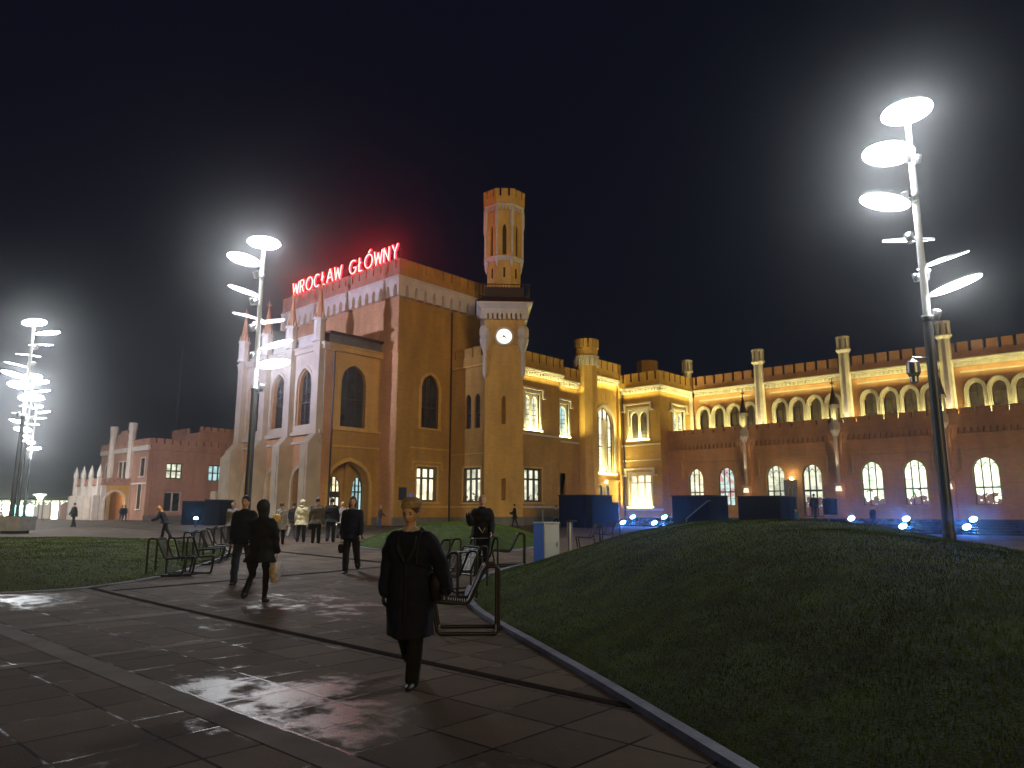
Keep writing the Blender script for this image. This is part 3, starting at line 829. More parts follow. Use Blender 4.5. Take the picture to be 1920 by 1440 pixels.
# ---------------------------------------------------------------- rooftop sign: letters drawn as tubes
STROKES = {
 'W': [[(0,1),(.22,0),(.5,.85),(.78,0),(1,1)]],
 'R': [[(0,0),(0,1),(.55,1),(.78,.88),(.8,.68),(.6,.5),(0,.48)],[(.42,.48),(.82,0)]],
 'O': [[(.5+.48*cos(a),.5+.5*sin(a)) for a in [i*pi/9 for i in range(19)]]],
 'C': [[(.52+.48*cos(a),.5+.5*sin(a)) for a in [pi*.28+i*(1.44*pi)/12 for i in range(13)]]],
 'L/': [[(.2,1),(.2,0),(.85,0)],[(0,.42),(.5,.66)]],
 'A': [[(0,0),(.45,1),(.55,1),(1,0)],[(.2,.36),(.8,.36)]],
 'G': [[(.52+.48*cos(a),.5+.5*sin(a)) for a in [pi*.28+i*(1.55*pi)/13 for i in range(14)]]+[(.95,.42),(.6,.42)]],
 'O/': [[(.5+.48*cos(a),.5+.5*sin(a)) for a in [i*pi/9 for i in range(19)]],[(.45,1.12),(.7,1.32)]],
 'N': [[(0,0),(0,1),(.8,0),(.8,1)]],
 'Y': [[(0,1),(.42,.48),(.84,1)],[(.42,.48),(.42,0)]],
}
sign = empty('rooftop_sign', (-56.5, 38.2, 23.1), 0, 'red neon letters WROCŁAW GŁÓWNY standing on the hall roof edge', 'sign')
txt = ['W','R','O','C','L/','A','W',' ','G','L/','O/','W','N','Y']
wd = {'W':1.15,'R':.8,'O':1.2,'C':1.0,'L/':.72,'A':1.0,' ':.75,'G':1.15,'O/':1.2,'N':.9,'Y':.9}
tot = sum(wd[c] for c in txt) + .28*len(txt); k = 17.4 / tot; x = -65.15; hh = 1.30; zb = 23.50
for c in txt:
    w_ = wd[c]*k
    if c != ' ':
        m = MB(); m2 = MB()
        for st in STROKES[c]:
            P3 = [(x + p[0]*w_ , 38.05, zb + p[1]*hh) for p in st]
            Q = []
            for a, b in zip(P3, P3[1:]):
                Q += [a, tuple((a[i] + b[i]) / 2 for i in range(3))]
            Q.append(P3[-1])
            m.tube([(a, b + .05, c_) for a, b, c_ in Q], .075, 6)
            m2.tube([(a, b - .06, c_) for a, b, c_ in Q], .034, 6)
        lt = m.build('letter', M['neon'], sign)
        m2.build('tube', M['neon_core'], lt)
    x += w_ + .28*k
m = MB()
m.tube([(-65.4, 38.35, 23.25), (-47.9, 38.35, 23.25)], .04, 6); m.tube([(-65.4, 38.35, 24.3), (-47.9, 38.35, 24.3)], .03, 6)
for i in range(16): m.tube([(-65.2 + i*1.15, 38.35, 21.9), (-65.2 + i*1.15, 38.35, 24.6)], .03, 6)
m.build('support_rack', M['iron'], sign)

# ---------------------------------------------------------------- clock tower (turned 45 degrees)
tower = empty('clock_tower', (-42.83, 45.93, .4), 0, 'slender ochre clock tower with lit round dial and octagonal crenellated lantern', 'tower')
TX, TY = -42.85, 45.95
U = Vector((.7071, .7071)); Nn = Vector((.7071, -.7071))
def TT(s, d, z, TX=TX, TY=TY): p = Vector((TX, TY)) + U*s + Nn*d; return (p.x, p.y, z)
def sq(h): return [(-h, -h), (h, -h), (h, h), (-h, h)]
hw = 1.62
m = MB(TT)
m.panel([(-hw, 0), (hw, 0), (hw, 15.9), (-hw, 15.9)], [arch_pts(-.02, 8.95, 11.0, .36, .4), arch_pts(0, 2.55, 4.35, .36, 0)], hw, hw - .5)
m.box(-hw, hw, -hw, hw - .53, 0, 15.9)
m.box(-hw - .08, hw + .08, -hw, hw + .08, 15.9, 19.0)
m.build('shaft', M['ochre'], tower)
m = MB(TT); m.box(-.3, .3, hw - .52, hw - .45, 8.8, 11.6); m.box(-.3, .3, hw - .52, hw - .45, 2.5, 4.5); m.build('slit_window', M['glass'], tower)
m = MB(TT); ring(m, -.02, 8.95, 11.0, .36, .4, .10, hw + .04, hw - .1); ring(m, 0, 2.55, 4.35, .36, 0, .08, hw + .03, hw - .1)
m.box(-hw, hw, hw - .02, hw + .06, 8.45, 8.55); m.box(-hw, hw, hw - .02, hw + .06, 6.5, 6.6); m.box(-hw, hw, hw - .02, hw + .06, 1.95, 2.1)
m.build('string_course', M['ochre'], tower)
m = MB(TT); m.box(-hw - .1, hw + .1, -hw, hw + .12, 0, 1.2); m.build('plinth', M['plinth'], tower)
for sg in (-1, 1):                                   # corner shafts with bell-shaped corbels
    m = MB()
    c = TT(sg*(hw + .02), hw + .02, 0)
    m.lathe(c[0], c[1], [(.02, 12.8), (.20, 13.3), (.20, 15.2), (.26, 15.4), (.42, 15.9), (.50, 16.3), (.42, 16.45), (.50, 16.6), (.50, 17.2), (.36, 17.45), (.02, 17.5)], 10)
    m.build('corner_shaft', M['trim'], tower)
m = MB(TT)                                           # flaring corbel table and cap
corb = MB(TT)
n = 10
for face in range(4):
    def F4(s, d, z, face=face):
        a = face*pi/2; return TT(s*cos(a) - d*sin(a), s*sin(a) + d*cos(a), z)
    q = MB(F4); corbels(q, -2.02, 2.02, 18.05, 19.0, 2.05, 1.66, .40, .17, .55)
    corb.v += [] ; b0 = len(corb.v); corb.v += q.v; corb.f += [tuple(b0 + i for i in f_) for f_ in q.f]
corb.T = None
P4 = [TT(a, b, 0)[:2] for a, b in sq(2.06)]; P5 = [TT(a, b, 0)[:2] for a, b in sq(2.42)]
corb.prism(P4, 19.0, P5, 19.35); corb.prism(P5, 19.35, P5, 19.5)
corb.build('corbel_cap', M['trim'], tower)
m = MB(); P6 = [TT(a, b, 0)[:2] for a, b in sq(2.5)]; P7 = [TT(a, b, 0)[:2] for a, b in sq(1.7)]
m.prism(P6, 19.5, P7, 20.25); m.prism(P7, 20.25, P7, 21.0)
m.build('tower_roof', M['roof'], tower)
m = MB(TT)
for i in range(17):
    for (a, b) in ((-2.2 + i*.275, 2.2), (-2.2 + i*.275, -2.2), (2.2, -2.2 + i*.275), (-2.2, -2.2 + i*.275)):
        m.box(a - .02, a + .02, b - .02, b + .02, 19.9, 21.1)
for zz in (20.0, 21.08):
    m.box(-2.25, 2.25, 2.17, 2.23, zz, zz + .06); m.box(-2.25, 2.25, -2.23, -2.17, zz, zz + .06); m.box(2.17, 2.23, -2.17, 2.17, zz, zz + .06); m.box(-2.23, -2.17, -2.17, 2.17, zz, zz + .06)
m.build('balcony_railing', M['iron'], tower)
# octagon: a face looks at the square
ro = pi/4 + pi/8 - pi/2
OX, OY = TX, TY
def octa(ap): return ap / cos(pi/8)
m = MB(); m.ngon(OX, OY, octa(1.48), octa(1.48), 20.9, 23.7, 8, ro); m.ngon(OX, OY, octa(1.40), octa(1.40), 23.9, 27.3, 8, ro)
m.ngon(OX, OY, octa(1.62), octa(1.66), 27.3, 28.6, 8, ro); m.build('lantern_body', M['ochre'], tower)
lan = MB(); trm = MB(); slit = MB(); bat = MB()
for i in range(8):
    a = ro + pi/8 + i*pi/4; nx_, ny_ = cos(a), sin(a)
    def F8(s, d, z, nx_=nx_, ny_=ny_): return (OX + nx_*d - ny_*s, OY + ny_*d + nx_*s, z)
    hwf = 1.62*math.tan(pi/8)
    q = MB(F8); q.panel([(-hwf, 23.9), (hwf, 23.9), (hwf, 28.5), (-hwf, 28.5)],
        [arch_pts(0, 24.05, 26.3, .36, .6), [(.24*cos(t_*pi/6), 27.75 + .22*sin(t_*pi/6)) for t_ in range(12)]], 1.62, 1.42)
    lan.add(q.v, q.f)
    q = MB(F8); corbels(q, -1.78*math.tan(pi/8), 1.78*math.tan(pi/8), 28.2, 28.85, 1.78, 1.58, .32, .16, .4); trm.add(q.v, q.f)
    q = MB(F8); q.box(-.3, .3, 1.403, 1.415, 24.0, 27.1); q.box(-.3, .3, 1.403, 1.415, 27.45, 28.05); q.box(-.09, .09, 1.478, 1.495, 22.0, 22.9); slit.add(q.v, q.f)
    q = MB(F8); w8 = 1.86*math.tan(pi/8); merlons(q, -w8, w8, 28.85, 30.1, 1.86, 1.6, .72, .17, .62); bat.add(q.v, q.f)
    ca = ro + i*pi/4; cx, cy = OX + octa(1.66)*cos(ca), OY + octa(1.66)*sin(ca)
    trm.ngon(cx, cy, .11, .11, 24.0, 26.9, 6); trm.lathe(cx, cy, [(.05, 26.3), (.20, 26.9), (.20, 28.3), (.05, 28.9)], 6)
    cx, cy = OX + octa(1.55)*cos(ca), OY + octa(1.55)*sin(ca); trm.lathe(cx, cy, [(.02, 22.9), (.16, 23.3), (.18, 23.8), (.02, 23.9)], 6)
trm.ngon(OX, OY, octa(1.55), octa(1.78), 23.55, 23.8, 8, ro); trm.ngon(OX, OY, octa(1.78), octa(1.78), 23.8, 23.9, 8, ro)
lan.build('lantern_face', M['ochre'], tower); trm.build('lantern_trim', M['trim'], tower); slit.build('lantern_opening', M['iron'], tower); bat.build('battlement', M['ochre'], tower)
# clock
m = MB(TT); nseg = 40
def disc_pts(r, z): return [(r*cos(2*pi*i/nseg), z + r*sin(2*pi*i/nseg)) for i in range(nseg)]
m.panel(disc_pts(.84, 16.55), [disc_pts(.67, 16.55)], hw + .24, hw + .06)
cf = m.build('clock', M['trim'], tower)
m = MB(TT); m.panel(disc_pts(.67, 16.55), [], hw + .16, hw + .085); m.build('dial', M['white_clock'], cf)
m = MB(TT)
def hand(ang, L, w_, d):
    dx, dz = sin(ang), cos(ang); q = [(-w_, -.14), (w_, -.14), (w_*.5, L), (-w_*.5, L)]
    m.add([(a*dz + b*dx, d, 16.55 - a*dx + b*dz) for a, b in q], [(0, 1, 2, 3)])
hand(radians(128), .36, .045, hw + .185); hand(radians(250), .48, .032, hw + .195); hand(radians(55), .16, .03, hw + .19)
for i in range(12):
    a = i*pi/6; m.add([(.58*sin(a) + sx, hw + .17, 16.55 + .58*cos(a) + sz) for sx, sz in ((-.018, -.03), (.018, -.03), (.018, .03), (-.018, .03))], [(0, 1, 2, 3)])
m.build('clock_hands', M['iron'], cf)

# ---------------------------------------------------------------- side wing between tower and corner, with stair bay
wing = empty('side_wing', (-41.4, 52, .4), 0, 'ochre side wing with floodlit hooded windows, turret and tall stair window beside clock tower', 'building')
XC = -41.4
cb = TB(XC); w1 = TA(44.2)
H1 = [arch_pts(-45.42, 8.75, 11.3, .72, .5), arch_pts(-44.3, 8.75, 11.3, .72, .5), arch_pts(-44.85, 2.4, 5.35, 2.1, 0)]
wall(wing, w1, -47.6 + .003, -43.2, 0, 14.2, H1, M['brick'])
for c in (-45.42, -44.3): window(wing, w1, c, 8.75, 11.3, .72, .5, M['glass'], 1, [(10.1, .08)], bars=4, tracery=False)
window(wing, w1, -44.85, 2.4, 5.35, 2.1, 0, M['lit2'], 3, [(4.4, .16)], bar=.15, fr=M['frame_light'], surround=.16, smat=M['ochre'])
m = MB(w1); merlons(m, -47.58, -43.0, 14.35, 15.85, .22, -.12); m.build('battlement', M['brick'], wing)
m = MB(w1); m.box(-47.58, -43, 0, .16, 14.2, 14.35); m.box(-47.58, -43, 0, .10, 1.95, 2.1); m.box(-47.58, -43, 0, .08, 6.5, 6.6); m.build('string_course', M['ochre'], wing)
m = MB(w1); m.box(-47.46, -43, 0, .14, 0, 1.15); m.build('plinth', M['plinth'], wing)
# section A and B of the connecting wall
def twin(T, y, z0, zs, w, n, glass):
    """rectangular pale reveal holding n pointed lights, set in a rectangular opening"""
    lw = w / n; hs = [arch_pts(y - w/2 + lw*(i+.5), z0 + .12, zs - .1, lw - .22, .5) for i in range(n)]
    f = MB(T); f.panel([(y - w/2, z0), (y + w/2, z0), (y + w/2, zs + .62), (y - w/2, zs + .62)], hs, -.16, -.34)
    wo = f.build('window', M['trim'], wing)
    for i in range(n):
        c = y - w/2 + lw*(i+.5); g = MB(T); g.add([(a, -.30, b) for a, b in arch_pts(c, z0 + .1, zs - .1, lw - .2, .52)], [tuple(range(17))]); g.build('pane', glass, wo)
        b = MB(T)
        for k in range(1, 6): zz = z0 + (zs - z0)*k/6; b.box(c - lw/2 + .12, c + lw/2 - .12, -.295, -.26, zz - (.035 if k == 3 else .014), zz + (.035 if k == 3 else .014))
        b.box(c - .014, c + .014, -.296, -.265, z0 + .12, zs + .3); b.build('glazing_bar', M['frame'], wo)
    r = MB(T); ring(r, y, z0, zs + .62, w, 0, .24, .09, -.14); r.box(y - w/2 - .34, y + w/2 + .34, -.15, .16, z0 - .16, z0 + .004); r.build('surround', M['trim'], wo)
def winB(T, y, z0, zs, w, lights, mat_g): twin(T, y, z0, zs, w, lights, mat_g)
def rect(y, z0, zs, w): return [(y - w/2, z0), (y + w/2, z0), (y + w/2, zs + .62), (y - w/2, zs + .62)]
upA = (48.15, 8.75, 11.35, 1.95); upB = (52.95, 8.55, 10.95, 1.3)
loA = (48.2, 2.45, 5.35, 2.35); loB = (52.5, 2.55, 5.1, 1.3)
wall(wing, cb, 46.5, 52.0, 0, 13.5, [rect(upA[0], upA[1], upA[2], upA[3]), arch_pts(loA[0], loA[1], loA[2], loA[3], 0)], M['brick'])
cb2 = TB(XC - .25)
wall(wing, cb2, 52.003, 55.2, 0, 13.3, [rect(upB[0], upB[1], upB[2], upB[3]), arch_pts(loB[0], loB[1], loB[2], loB[3], 0)], M['brick'])
winB(cb, *upA[:1], upA[1], upA[2], upA[3], 2, M['lit2']); winB(cb2, upB[0], upB[1], upB[2], upB[3], 1, M['lit_cold'])
window(wing, cb, loA[0], loA[1], loA[2], loA[3], 0, M['lit2'], 3, [(4.4, .15)], bar=.17, fr=M['frame'], depth=.3, surround=.15, smat=M['ochre'])
window(wing, cb2, loB[0], loB[1], loB[2], loB[3], 0, M['glass'], 2, [(4.4, .14)], bar=.14, fr=M['frame_light'], depth=.3)
m = MB(cb); cornice(m, 46.5, 52.4, 14.15, .35); m.build('cornice', M['trim'], wing)
m = MB(cb2); cornice(m, 52.4, 55.2, 13.85, .35); m.build('cornice', M['trim'], wing)
m = MB(cb); merlons(m, 46.5, 52.4, 14.15, 15.55, .2, -.15); m.build('battlement', M['brick'], wing)
m = MB(cb2); merlons(m, 52.4, 55.2, 13.85, 15.0, .2, -.15); m.build('battlement', M['brick'], wing)
m = MB(cb); hood(m, upA[0], 12.3, 2.9, .55, .16, .22, .28); m.box(46.5, 52.4, 0, .10, 8.25, 8.4); m.box(46.5, 52.4, 0, .10, 1.95, 2.1); m.build('hood_mould', M['trim'], wing)
m = MB(cb2); hood(m, upB[0], 11.9, 2.0, .5, .16, .22, .28); m.box(52.4, 55.2, 0, .10, 7.95, 8.1); m.build('hood_mould', M['trim'], wing)
m = MB(cb); m.box(46.5, 55.2, 0, .12, 0, 1.2); m.build('plinth', M['plinth'], wing)
# turret
m = MB(); m.ngon(XC + .1, 56.2, 1.0, 1.0, 0, 15.6, 8, pi/8); m.ngon(XC + .1, 56.2, .98, 1.15, 16.4, 16.8, 8, pi/8); m.ngon(XC + .1, 56.2, 1.12, 1.12, 16.8, 17.3, 8, pi/8)
for i in range(8):
    a = i*pi/4 + pi/8
    for da in (-.22, .22):
        aa = i*pi/4 + da; m.ngon(XC + .1 + 1.02*cos(aa), 56.2 + 1.02*sin(aa), .25, .25, 17.3, 18.15, 4, aa + pi/4)
tr = m.build('turret', M['ochre'], wing)
m = MB(); m.ngon(XC + .1, 56.2, 1.06, 1.22, 15.6, 16.4, 8, pi/8); m.ngon(XC + .1, 56.2, 1.26, 1.26, 16.35, 16.5, 8, pi/8)
for i in range(16):
    a = i*pi/8; m.ngon(XC + .1 + 1.14*cos(a), 56.2 + 1.14*sin(a), .10, .14, 15.5, 16.2, 4, a)
m.build('turret_collar', M['trim'], tr)
# stair bay
st = (59.2, 5.4, 10.3, 3.0)
wall(wing, cb, 57.1, 61.85, 0, 14.3, [arch_pts(st[0], st[1], st[2], st[3], 1.6), arch_pts(58.2, 2.9, 3.9, .62, .3), arch_pts(59.35, 2.9, 3.9, .62, .3)], M['ochre'])
window(wing, cb, st[0], st[1], st[2], st[3], 1.6, M['lit'], 4, [(8.0, .10)], fr=M['frame'], depth=.35, bars=12, bar=.09, surround=.32, smat=M['trim'])
for c in (58.2, 59.35): window(wing, cb, c, 2.9, 3.9, .62, .3, M['lit'], 2, [], fr=M['frame'], depth=.2, bar=.06, surround=.14, smat=M['trim'])
m = MB(cb); m.box(58.95, 59.45, -.30, .05, 5.4, 10.6); m.build('window_pier', M['trim'], wing)
m = MB(cb); cornice(m, 57.1, 61.8, 14.9, .35); m.build('cornice', M['trim'], wing)
m = MB(cb); merlons(m, 57.1, 62.0, 14.9, 16.5, .2, -.15); m.box(57.1, 61.85, -.5, 0, 14.3, 14.9); m.build('battlement', M['ochre'], wing)
m = MB(cb); m.box(61.35, 61.83, 0, .25, 0, 14.3); m.box(57.2, 61.35, 0, .22, 4.55, 4.75); m.box(57.1, 61.35, 0, .12, 0, 1.2)
for i in range(5): m.box(57.9 + i*.75, 57.96 + i*.75, -.01, .02, 12.6, 13.3)
m.build('bay_trim', M['ochre'], wing)
m = MB(); m.box(-47.4, XC - .68, 45.0, 62.5, 0, 13.2); m.box(-47.4, XC - .3, 44.95, 46.45, 0, 14.0) ; m.build('core', M['brick'], wing)
m = MB(); m.box(-47.3, XC - .3, 45.0, 62.5, 13.3, 13.9); m.build('roof', M['roof'], wing)
m = MB(); m.ngon(-46, 75, 1.0, 1.0, 12, 17.2, 8); m.ngon(-46, 75, 1.3, 1.3, 17.2, 19.6, 8); m.build('rear_turret', M['brick'], wing)
# corner pavilion
YV, XV = 61.85, -36.7
va, vb = TA(YV), TB(XV)
wall(wing, va, XC + .003, XV, 0, 13.4, [rect(-39.2, 8.75, 11.1, 2.1), arch_pts(-39.15, 2.15, 5.3, 2.5, 0)], M['brick'])
twin(va, -39.2, 8.75, 11.1, 2.1, 2, M['hall'])
window(wing, va, -39.15, 2.15, 5.3, 2.5, 0, M['lit'], 3, [(4.45, .14)], bar=.16, fr=M['trim'], depth=.25, surround=.2, smat=M['trim'])
wall(wing, vb, YV + .62, 69.5, 0, 13.4, [rect(65.4, 8.75, 11.1, 2.1)], M['brick'])
twin(vb, 65.4, 8.75, 11.1, 2.1, 2, M['lit2'])
m = MB(va); hood(m, -39.2, 12.25, 3.2, .55, .16, .22, .28); hood(m, -39.15, 5.75, 3.4, .5, .16, .22, .28); m.box(XC, XV, 0, .12, 8.1, 8.25); m.box(XC, XV, 0, .10, 6.6, 6.7); m.box(XC, XV + .1, 0, .12, 1.75, 1.95); m.build('hood_mould', M['trim'], wing)
m = MB(vb); hood(m, 65.4, 12.25, 3.2, .55, .16, .22, .28); m.build('hood_mould', M['trim'], wing)
m = MB(va); cornice(m, XC + .35, XV, 14.0, .35, e1=.35); m.build('cornice', M['trim'], wing)
m = MB(vb); cornice(m, YV + .003, 68.0, 14.0, .35); m.build('cornice', M['trim'], wing)
m = MB(va); merlons(m, XC + .2, XV + .2, 14.0, 15.35, .2, -.15); m.build('battlement', M['brick'], wing)
m = MB(vb); merlons(m, YV + .16, 68.4, 14.0, 15.35, .2, -.15); m.build('battlement', M['brick'], wing)
m = MB(); m.box(XC - .6, XV - .64, YV + .65, 69.5, 0, 13.6); m.build('core', M['brick'], wing)
m = MB(); m.tube([(XC + .5, YV - .12, 13.4), (XC + .5, YV - .12, 1.2)], .07, 8); m.build('downpipe', M['iron'], wing)

# ---------------------------------------------------------------- long wing on the right
lw_ = empty('long_wing', (-20, 63.4, 1.2), 0, 'long two-storey station wing with floodlit arched upper windows, battlements and chimney turrets', 'building')
YU, YL = 68.4, 63.4
ua, la = TA(YU), TA(YL)
XE = 11.0
bays = [(-37.2, -29.2), (-29.2, -21.15), (-21.15, -13.1), (-13.1, -5.05), (-5.05, 3.0), (3.0, 11.0)]
cent = [-35.35, -33.7, -32.05, -30.4]
for t_ in (-29.2, -21.15, -13.1, -5.05, 3.0): cent += [t_ + 1.86 + i*1.6 for i in range(4)] if t_ > -22 else [t_ + 1.87 + i*1.64 for i in range(4)]
cent = [c for c in cent if c < XE - 1]
H = [arch_pts(c, 9.1, 11.5, 1.0, .62) for c in cent]
wall(lw_, ua, -36.7, XE, 8.2, 13.4, H, M['brick_wing'])
for c in cent:
    w_o = window(lw_, ua, c, 9.1, 11.5, 1.0, .62, M['hall'], 2, [(11.35, .08), (10.1, .06)], fr=M['frame'], depth=.45, bars=4, bar=.06)
    r = MB(ua)
    ring(r, c, 9.11, 11.5, 1.0, .62, .14, .06, -.35); ring(r, c, 9.11, 11.5, 1.28, .76, .12, .16, -.1); ring(r, c, 9.11, 11.5, 1.52, .88, .055, .22, -.1)
    r.box(c - .8, c + .8, -.2, .2, 8.95, 9.1)
    r.build('surround', M['trim'], w_o)
m = MB(ua); cornice(m, -36.35, XE, 14.12, .42)
for a, b in bays: m.box(max(a, -36.7) + .9, b - .9, 0, .10, 12.95, 13.08)
m.build('cornice', M['trim'], lw_)
m = MB(ua); merlons(m, -36.4, XE, 14.12, 15.45, .22, -.2, off=.35, gap=.24); m.box(-36.4, XE, -.5, 0, 13.4, 14.12); m.build('battlement', M['brick_terra'], lw_)
m = MB(); m.box(-36.5, XE, YU + .65, 80, 0, 13.9); m.build('core', M['brick'], lw_)
H = []
lc = [(-33.93, 1.5), (-30.85, 1.55), (-26.2, 1.6), (-18.25, 1.6), (-15.1, 1.6), (-10.35, 1.65), (-7.25, 1.6), (-2.2, 1.6), (.9, 1.6), (5.6, 1.6)]
for c, w_ in lc: H.append(arch_pts(c, 2.2, 4.85, w_, .85))
H.append(arch_pts(-23.05, 1.25, 4.85, 1.65, .85))
wall(lw_, la, -36.7 + .003, XE, 0, 8.2, H, M['brick_wing'])
for i, (c, w_) in enumerate(lc):
    window(lw_, la, c, 2.2, 4.85, w_, .85, [M['lit'], M['lit_colour'], M['lit2'], M['lit_shop'], M['lit_shop'], M['lit_shop'], M['lit_shop'], M['lit'], M['lit2'], M['lit']][i], 3, [(3.45, .09)], depth=.25, bar=.055, surround=.12, smat=M['ochre'], sill=False, bars=3)
window(lw_, la, -23.05, 1.25, 4.85, 1.65, .85, M['lit2'], 3, [(3.45, .16)], depth=.3, bar=.08, surround=.12, smat=M['ochre'], sill=False, name='glass_door')
m = MB(la); m.box(-36.7, -24.1, 0, .16, 1.80, 1.98); m.box(-22.0, -12.85, 0, .16, 1.80, 1.98); m.box(-12.6, XE, 0, .16, 1.80, 1.98)
for c in (-32.4, -24.7, -16.7, -8.8, -.7, 7.3):
    m.box(c - 3.05, c + 3.05, -.05, .12, 6.3, 6.42)
    for sg in (-1, 1):
        a = c + sg*3.05; m.box(min(a, a - sg*.13), max(a, a - sg*.13), -.05, .115, 4.9, 6.3); m.box(min(a + sg*.18, a - sg*.13), max(a + sg*.18, a - sg*.13), -.05, .12, 4.78, 4.9)
m.build('string_course', M['ochre'], lw_)
m = MB(la); corbels(m, -36.68, XE, 7.55, 8.25, .16, .003, .42, .2, .42); m.box(-36.68, XE, 0, .22, 8.2, 8.32); m.build('corbel_frieze', M['brick_terra'], lw_)
m = MB(la); merlons(m, -36.68, XE, 8.32, 9.38, .2, -.25, slot=.36, gap=.17, off=.6, pitch=1.06); m.build('battlement', M['brick_terra'], lw_)
m = MB(); m.box(-36.68, XE, YL + .64, YU - .02, .5, 8.3); m.build('lower_roof', M['roof'], lw_)
# turrets rising from the lower roof; uplit
for x in (-37.0, -29.2, -21.15, -13.1, -5.05, 3.0):
    y = YU - .25
    m = MB(); m.ngon(x, y, .52, .46, 8.3, 16.0, 10)
    t_ = m.build('turret', M['trim'], lw_, smooth=False)
    m = MB(); m.ngon(x, y, .48, .62, 15.9, 16.12, 12); m.ngon(x, y, .66, .66, 16.12, 16.24, 12); m.ngon(x, y, .40, .40, 16.2, 17.3, 10); m.ngon(x, y, .60, .60, 17.2, 17.42, 10)
    for i in range(8): a = i*pi/4 + .2; m.ngon(x + .47*cos(a), y + .47*sin(a), .13, .13, 16.24, 17.25, 4, a + pi/4)
    m.build('turret_crown', M['trim'], t_)
# pilasters with lanterns and pinnacles on the lower wall
for x in (-28.7, -20.7, -12.75, -4.75, 3.2):
    m = MB(la); m.box(x - .34, x + .34, .003, .30, 1.25, 3.3); m.box(x - .36, x + .36, .003, .14, 3.3, 8.2); m.build('pier', M['brick_wing'], lw_)
    m = MB(la)
    m.T = None; m.ngon(x, YL - .45, .14, .14, 4.1, 7.9, 8); m.ngon(x, YL - .45, .2, .42, 7.9, 8.4, 8); m.ngon(x, YL - .35, .42, .42, 8.4, 9.0, 8)
    m.ngon(x, YL - .35, .30, .30, 9.0, 10.4, 8); m.ngon(x, YL - .35, .42, .42, 10.3, 10.55, 8)
    p_ = m.build('pilaster', M['trim'], lw_)
    m = MB(); m.ngon(x, YL - .35, .36, .04, 10.55, 12.1, 8); m.ngon(x, YL - .35, .035, .035, 12.1, 12.8, 6); m.box(x - .15, x + .15, YL - .39, YL - .31, 12.35, 12.45)
    m.build('spire', M['roof'], p_)
    m = MB(); m.ngon(x, YL - .62, .27, .20, 3.35, 3.75, 6); m.build('lantern', M['lantern_box'], p_)
    m = MB(); m.ngon(x, YL - .62, .20, .34, 3.75, 3.95, 6); m.build('lantern_collar', M['trim'], p_)
    spot(lw_, (x, YL - 1.15, 4.2), (0, .16, 1), 330, (1, .82, .58), 34, .5)
    spot(lw_, (x + .1, YL - .9, 9.1), (0, .45, 1), 90, GOLD, 70, .6)
for x in (-29.2, -21.15, -13.1, -5.05, 3.0):
    spot(lw_, (x + .05, YU - 1.05, 8.8), (0, .17, 1), 900, (1, .80, .55), 26, .7)
# LED strips along the sill of the upper windows, one per bay
for a, b in bays:
    a = max(a, -36.6) + .8; b -= .8
    m = MB(); m.box(a, b, YU - .62, YU - .54, 8.72, 8.78); s_ = m.build('light_strip', M['lantern'], lw_)
    place_area(lw_, ((a + b)/2, YU - .40, 8.82), (0, .16, 1), (1, 0, 0), b - a, .08, 620, GOLD)
    place_area(lw_, ((a + b)/2, YU - .75, 13.0), (0, .75, 1), (1, 0, 0), b - a, .06, 60, GOLD, 'cornice_uplight')
# window uplights on the side wing
def up(T, s, z, w, watts, alongB, d=.04, lean=.12, col=GOLD):
    p = T(s, d, z); q = T(s, -lean + d, z + 1)
    dirv = tuple(q[i] - p[i] for i in range(3))
    place_area(wing, p, dirv, (0, 1, 0) if alongB else (1, 0, 0), w, .07, watts, col)
up(cb, 48.15, 8.80, 1.8, 300, True); up(cb2, 52.95, 8.60, 1.1, 170, True)
up(va, -39.2, 8.80, 2.0, 260, False); up(va, -39.15, 2.20, 2.4, 330, False); up(vb, 65.4, 8.80, 2.0, 260, True)
for T_, s_, z_, w_, B_ in ((cb, 48.15, 8.62, 2.5, 1), (cb2, 52.95, 8.42, 1.6, 1), (va, -39.2, 8.62, 2.6, 0), (va, -39.15, 2.02, 2.9, 0), (vb, 65.4, 8.62, 2.6, 1)): up(T_, s_, z_, w_, 90, bool(B_), .22, .16)
up(cb, 59.2, 5.45, 2.8, 260, True, -.05); up(cb, 59.2, 5.2, 3.2, 200, True, .25)
for s0, s1, T, z, B in ((46.6, 52.3, cb, 13.2, True), (52.5, 55.1, cb2, 12.9, True), (57.4, 61.6, cb, 13.9, True), (-41.0, -36.7, va, 13.05, False), (61.9, 68, vb, 13.05, True)):
    p = T((s0 + s1)/2, .5, z); q = T((s0 + s1)/2, .1, z + 1)
    place_area(wing, p, tuple(q[i] - p[i] for i in range(3)), (0, 1, 0) if B else (1, 0, 0), s1 - s0, .05, 13*(s1 - s0), GOLD, 'cornice_uplight')
spot(wing, (XC + 1.3, 56.9, 1.5), (-.10, 0, 1), 650, GOLD, 50, .9)
spot(wing, (XC + .9, 61.2, 1.5), (-.05, 0, 1), 650, GOLD, 46, .9)

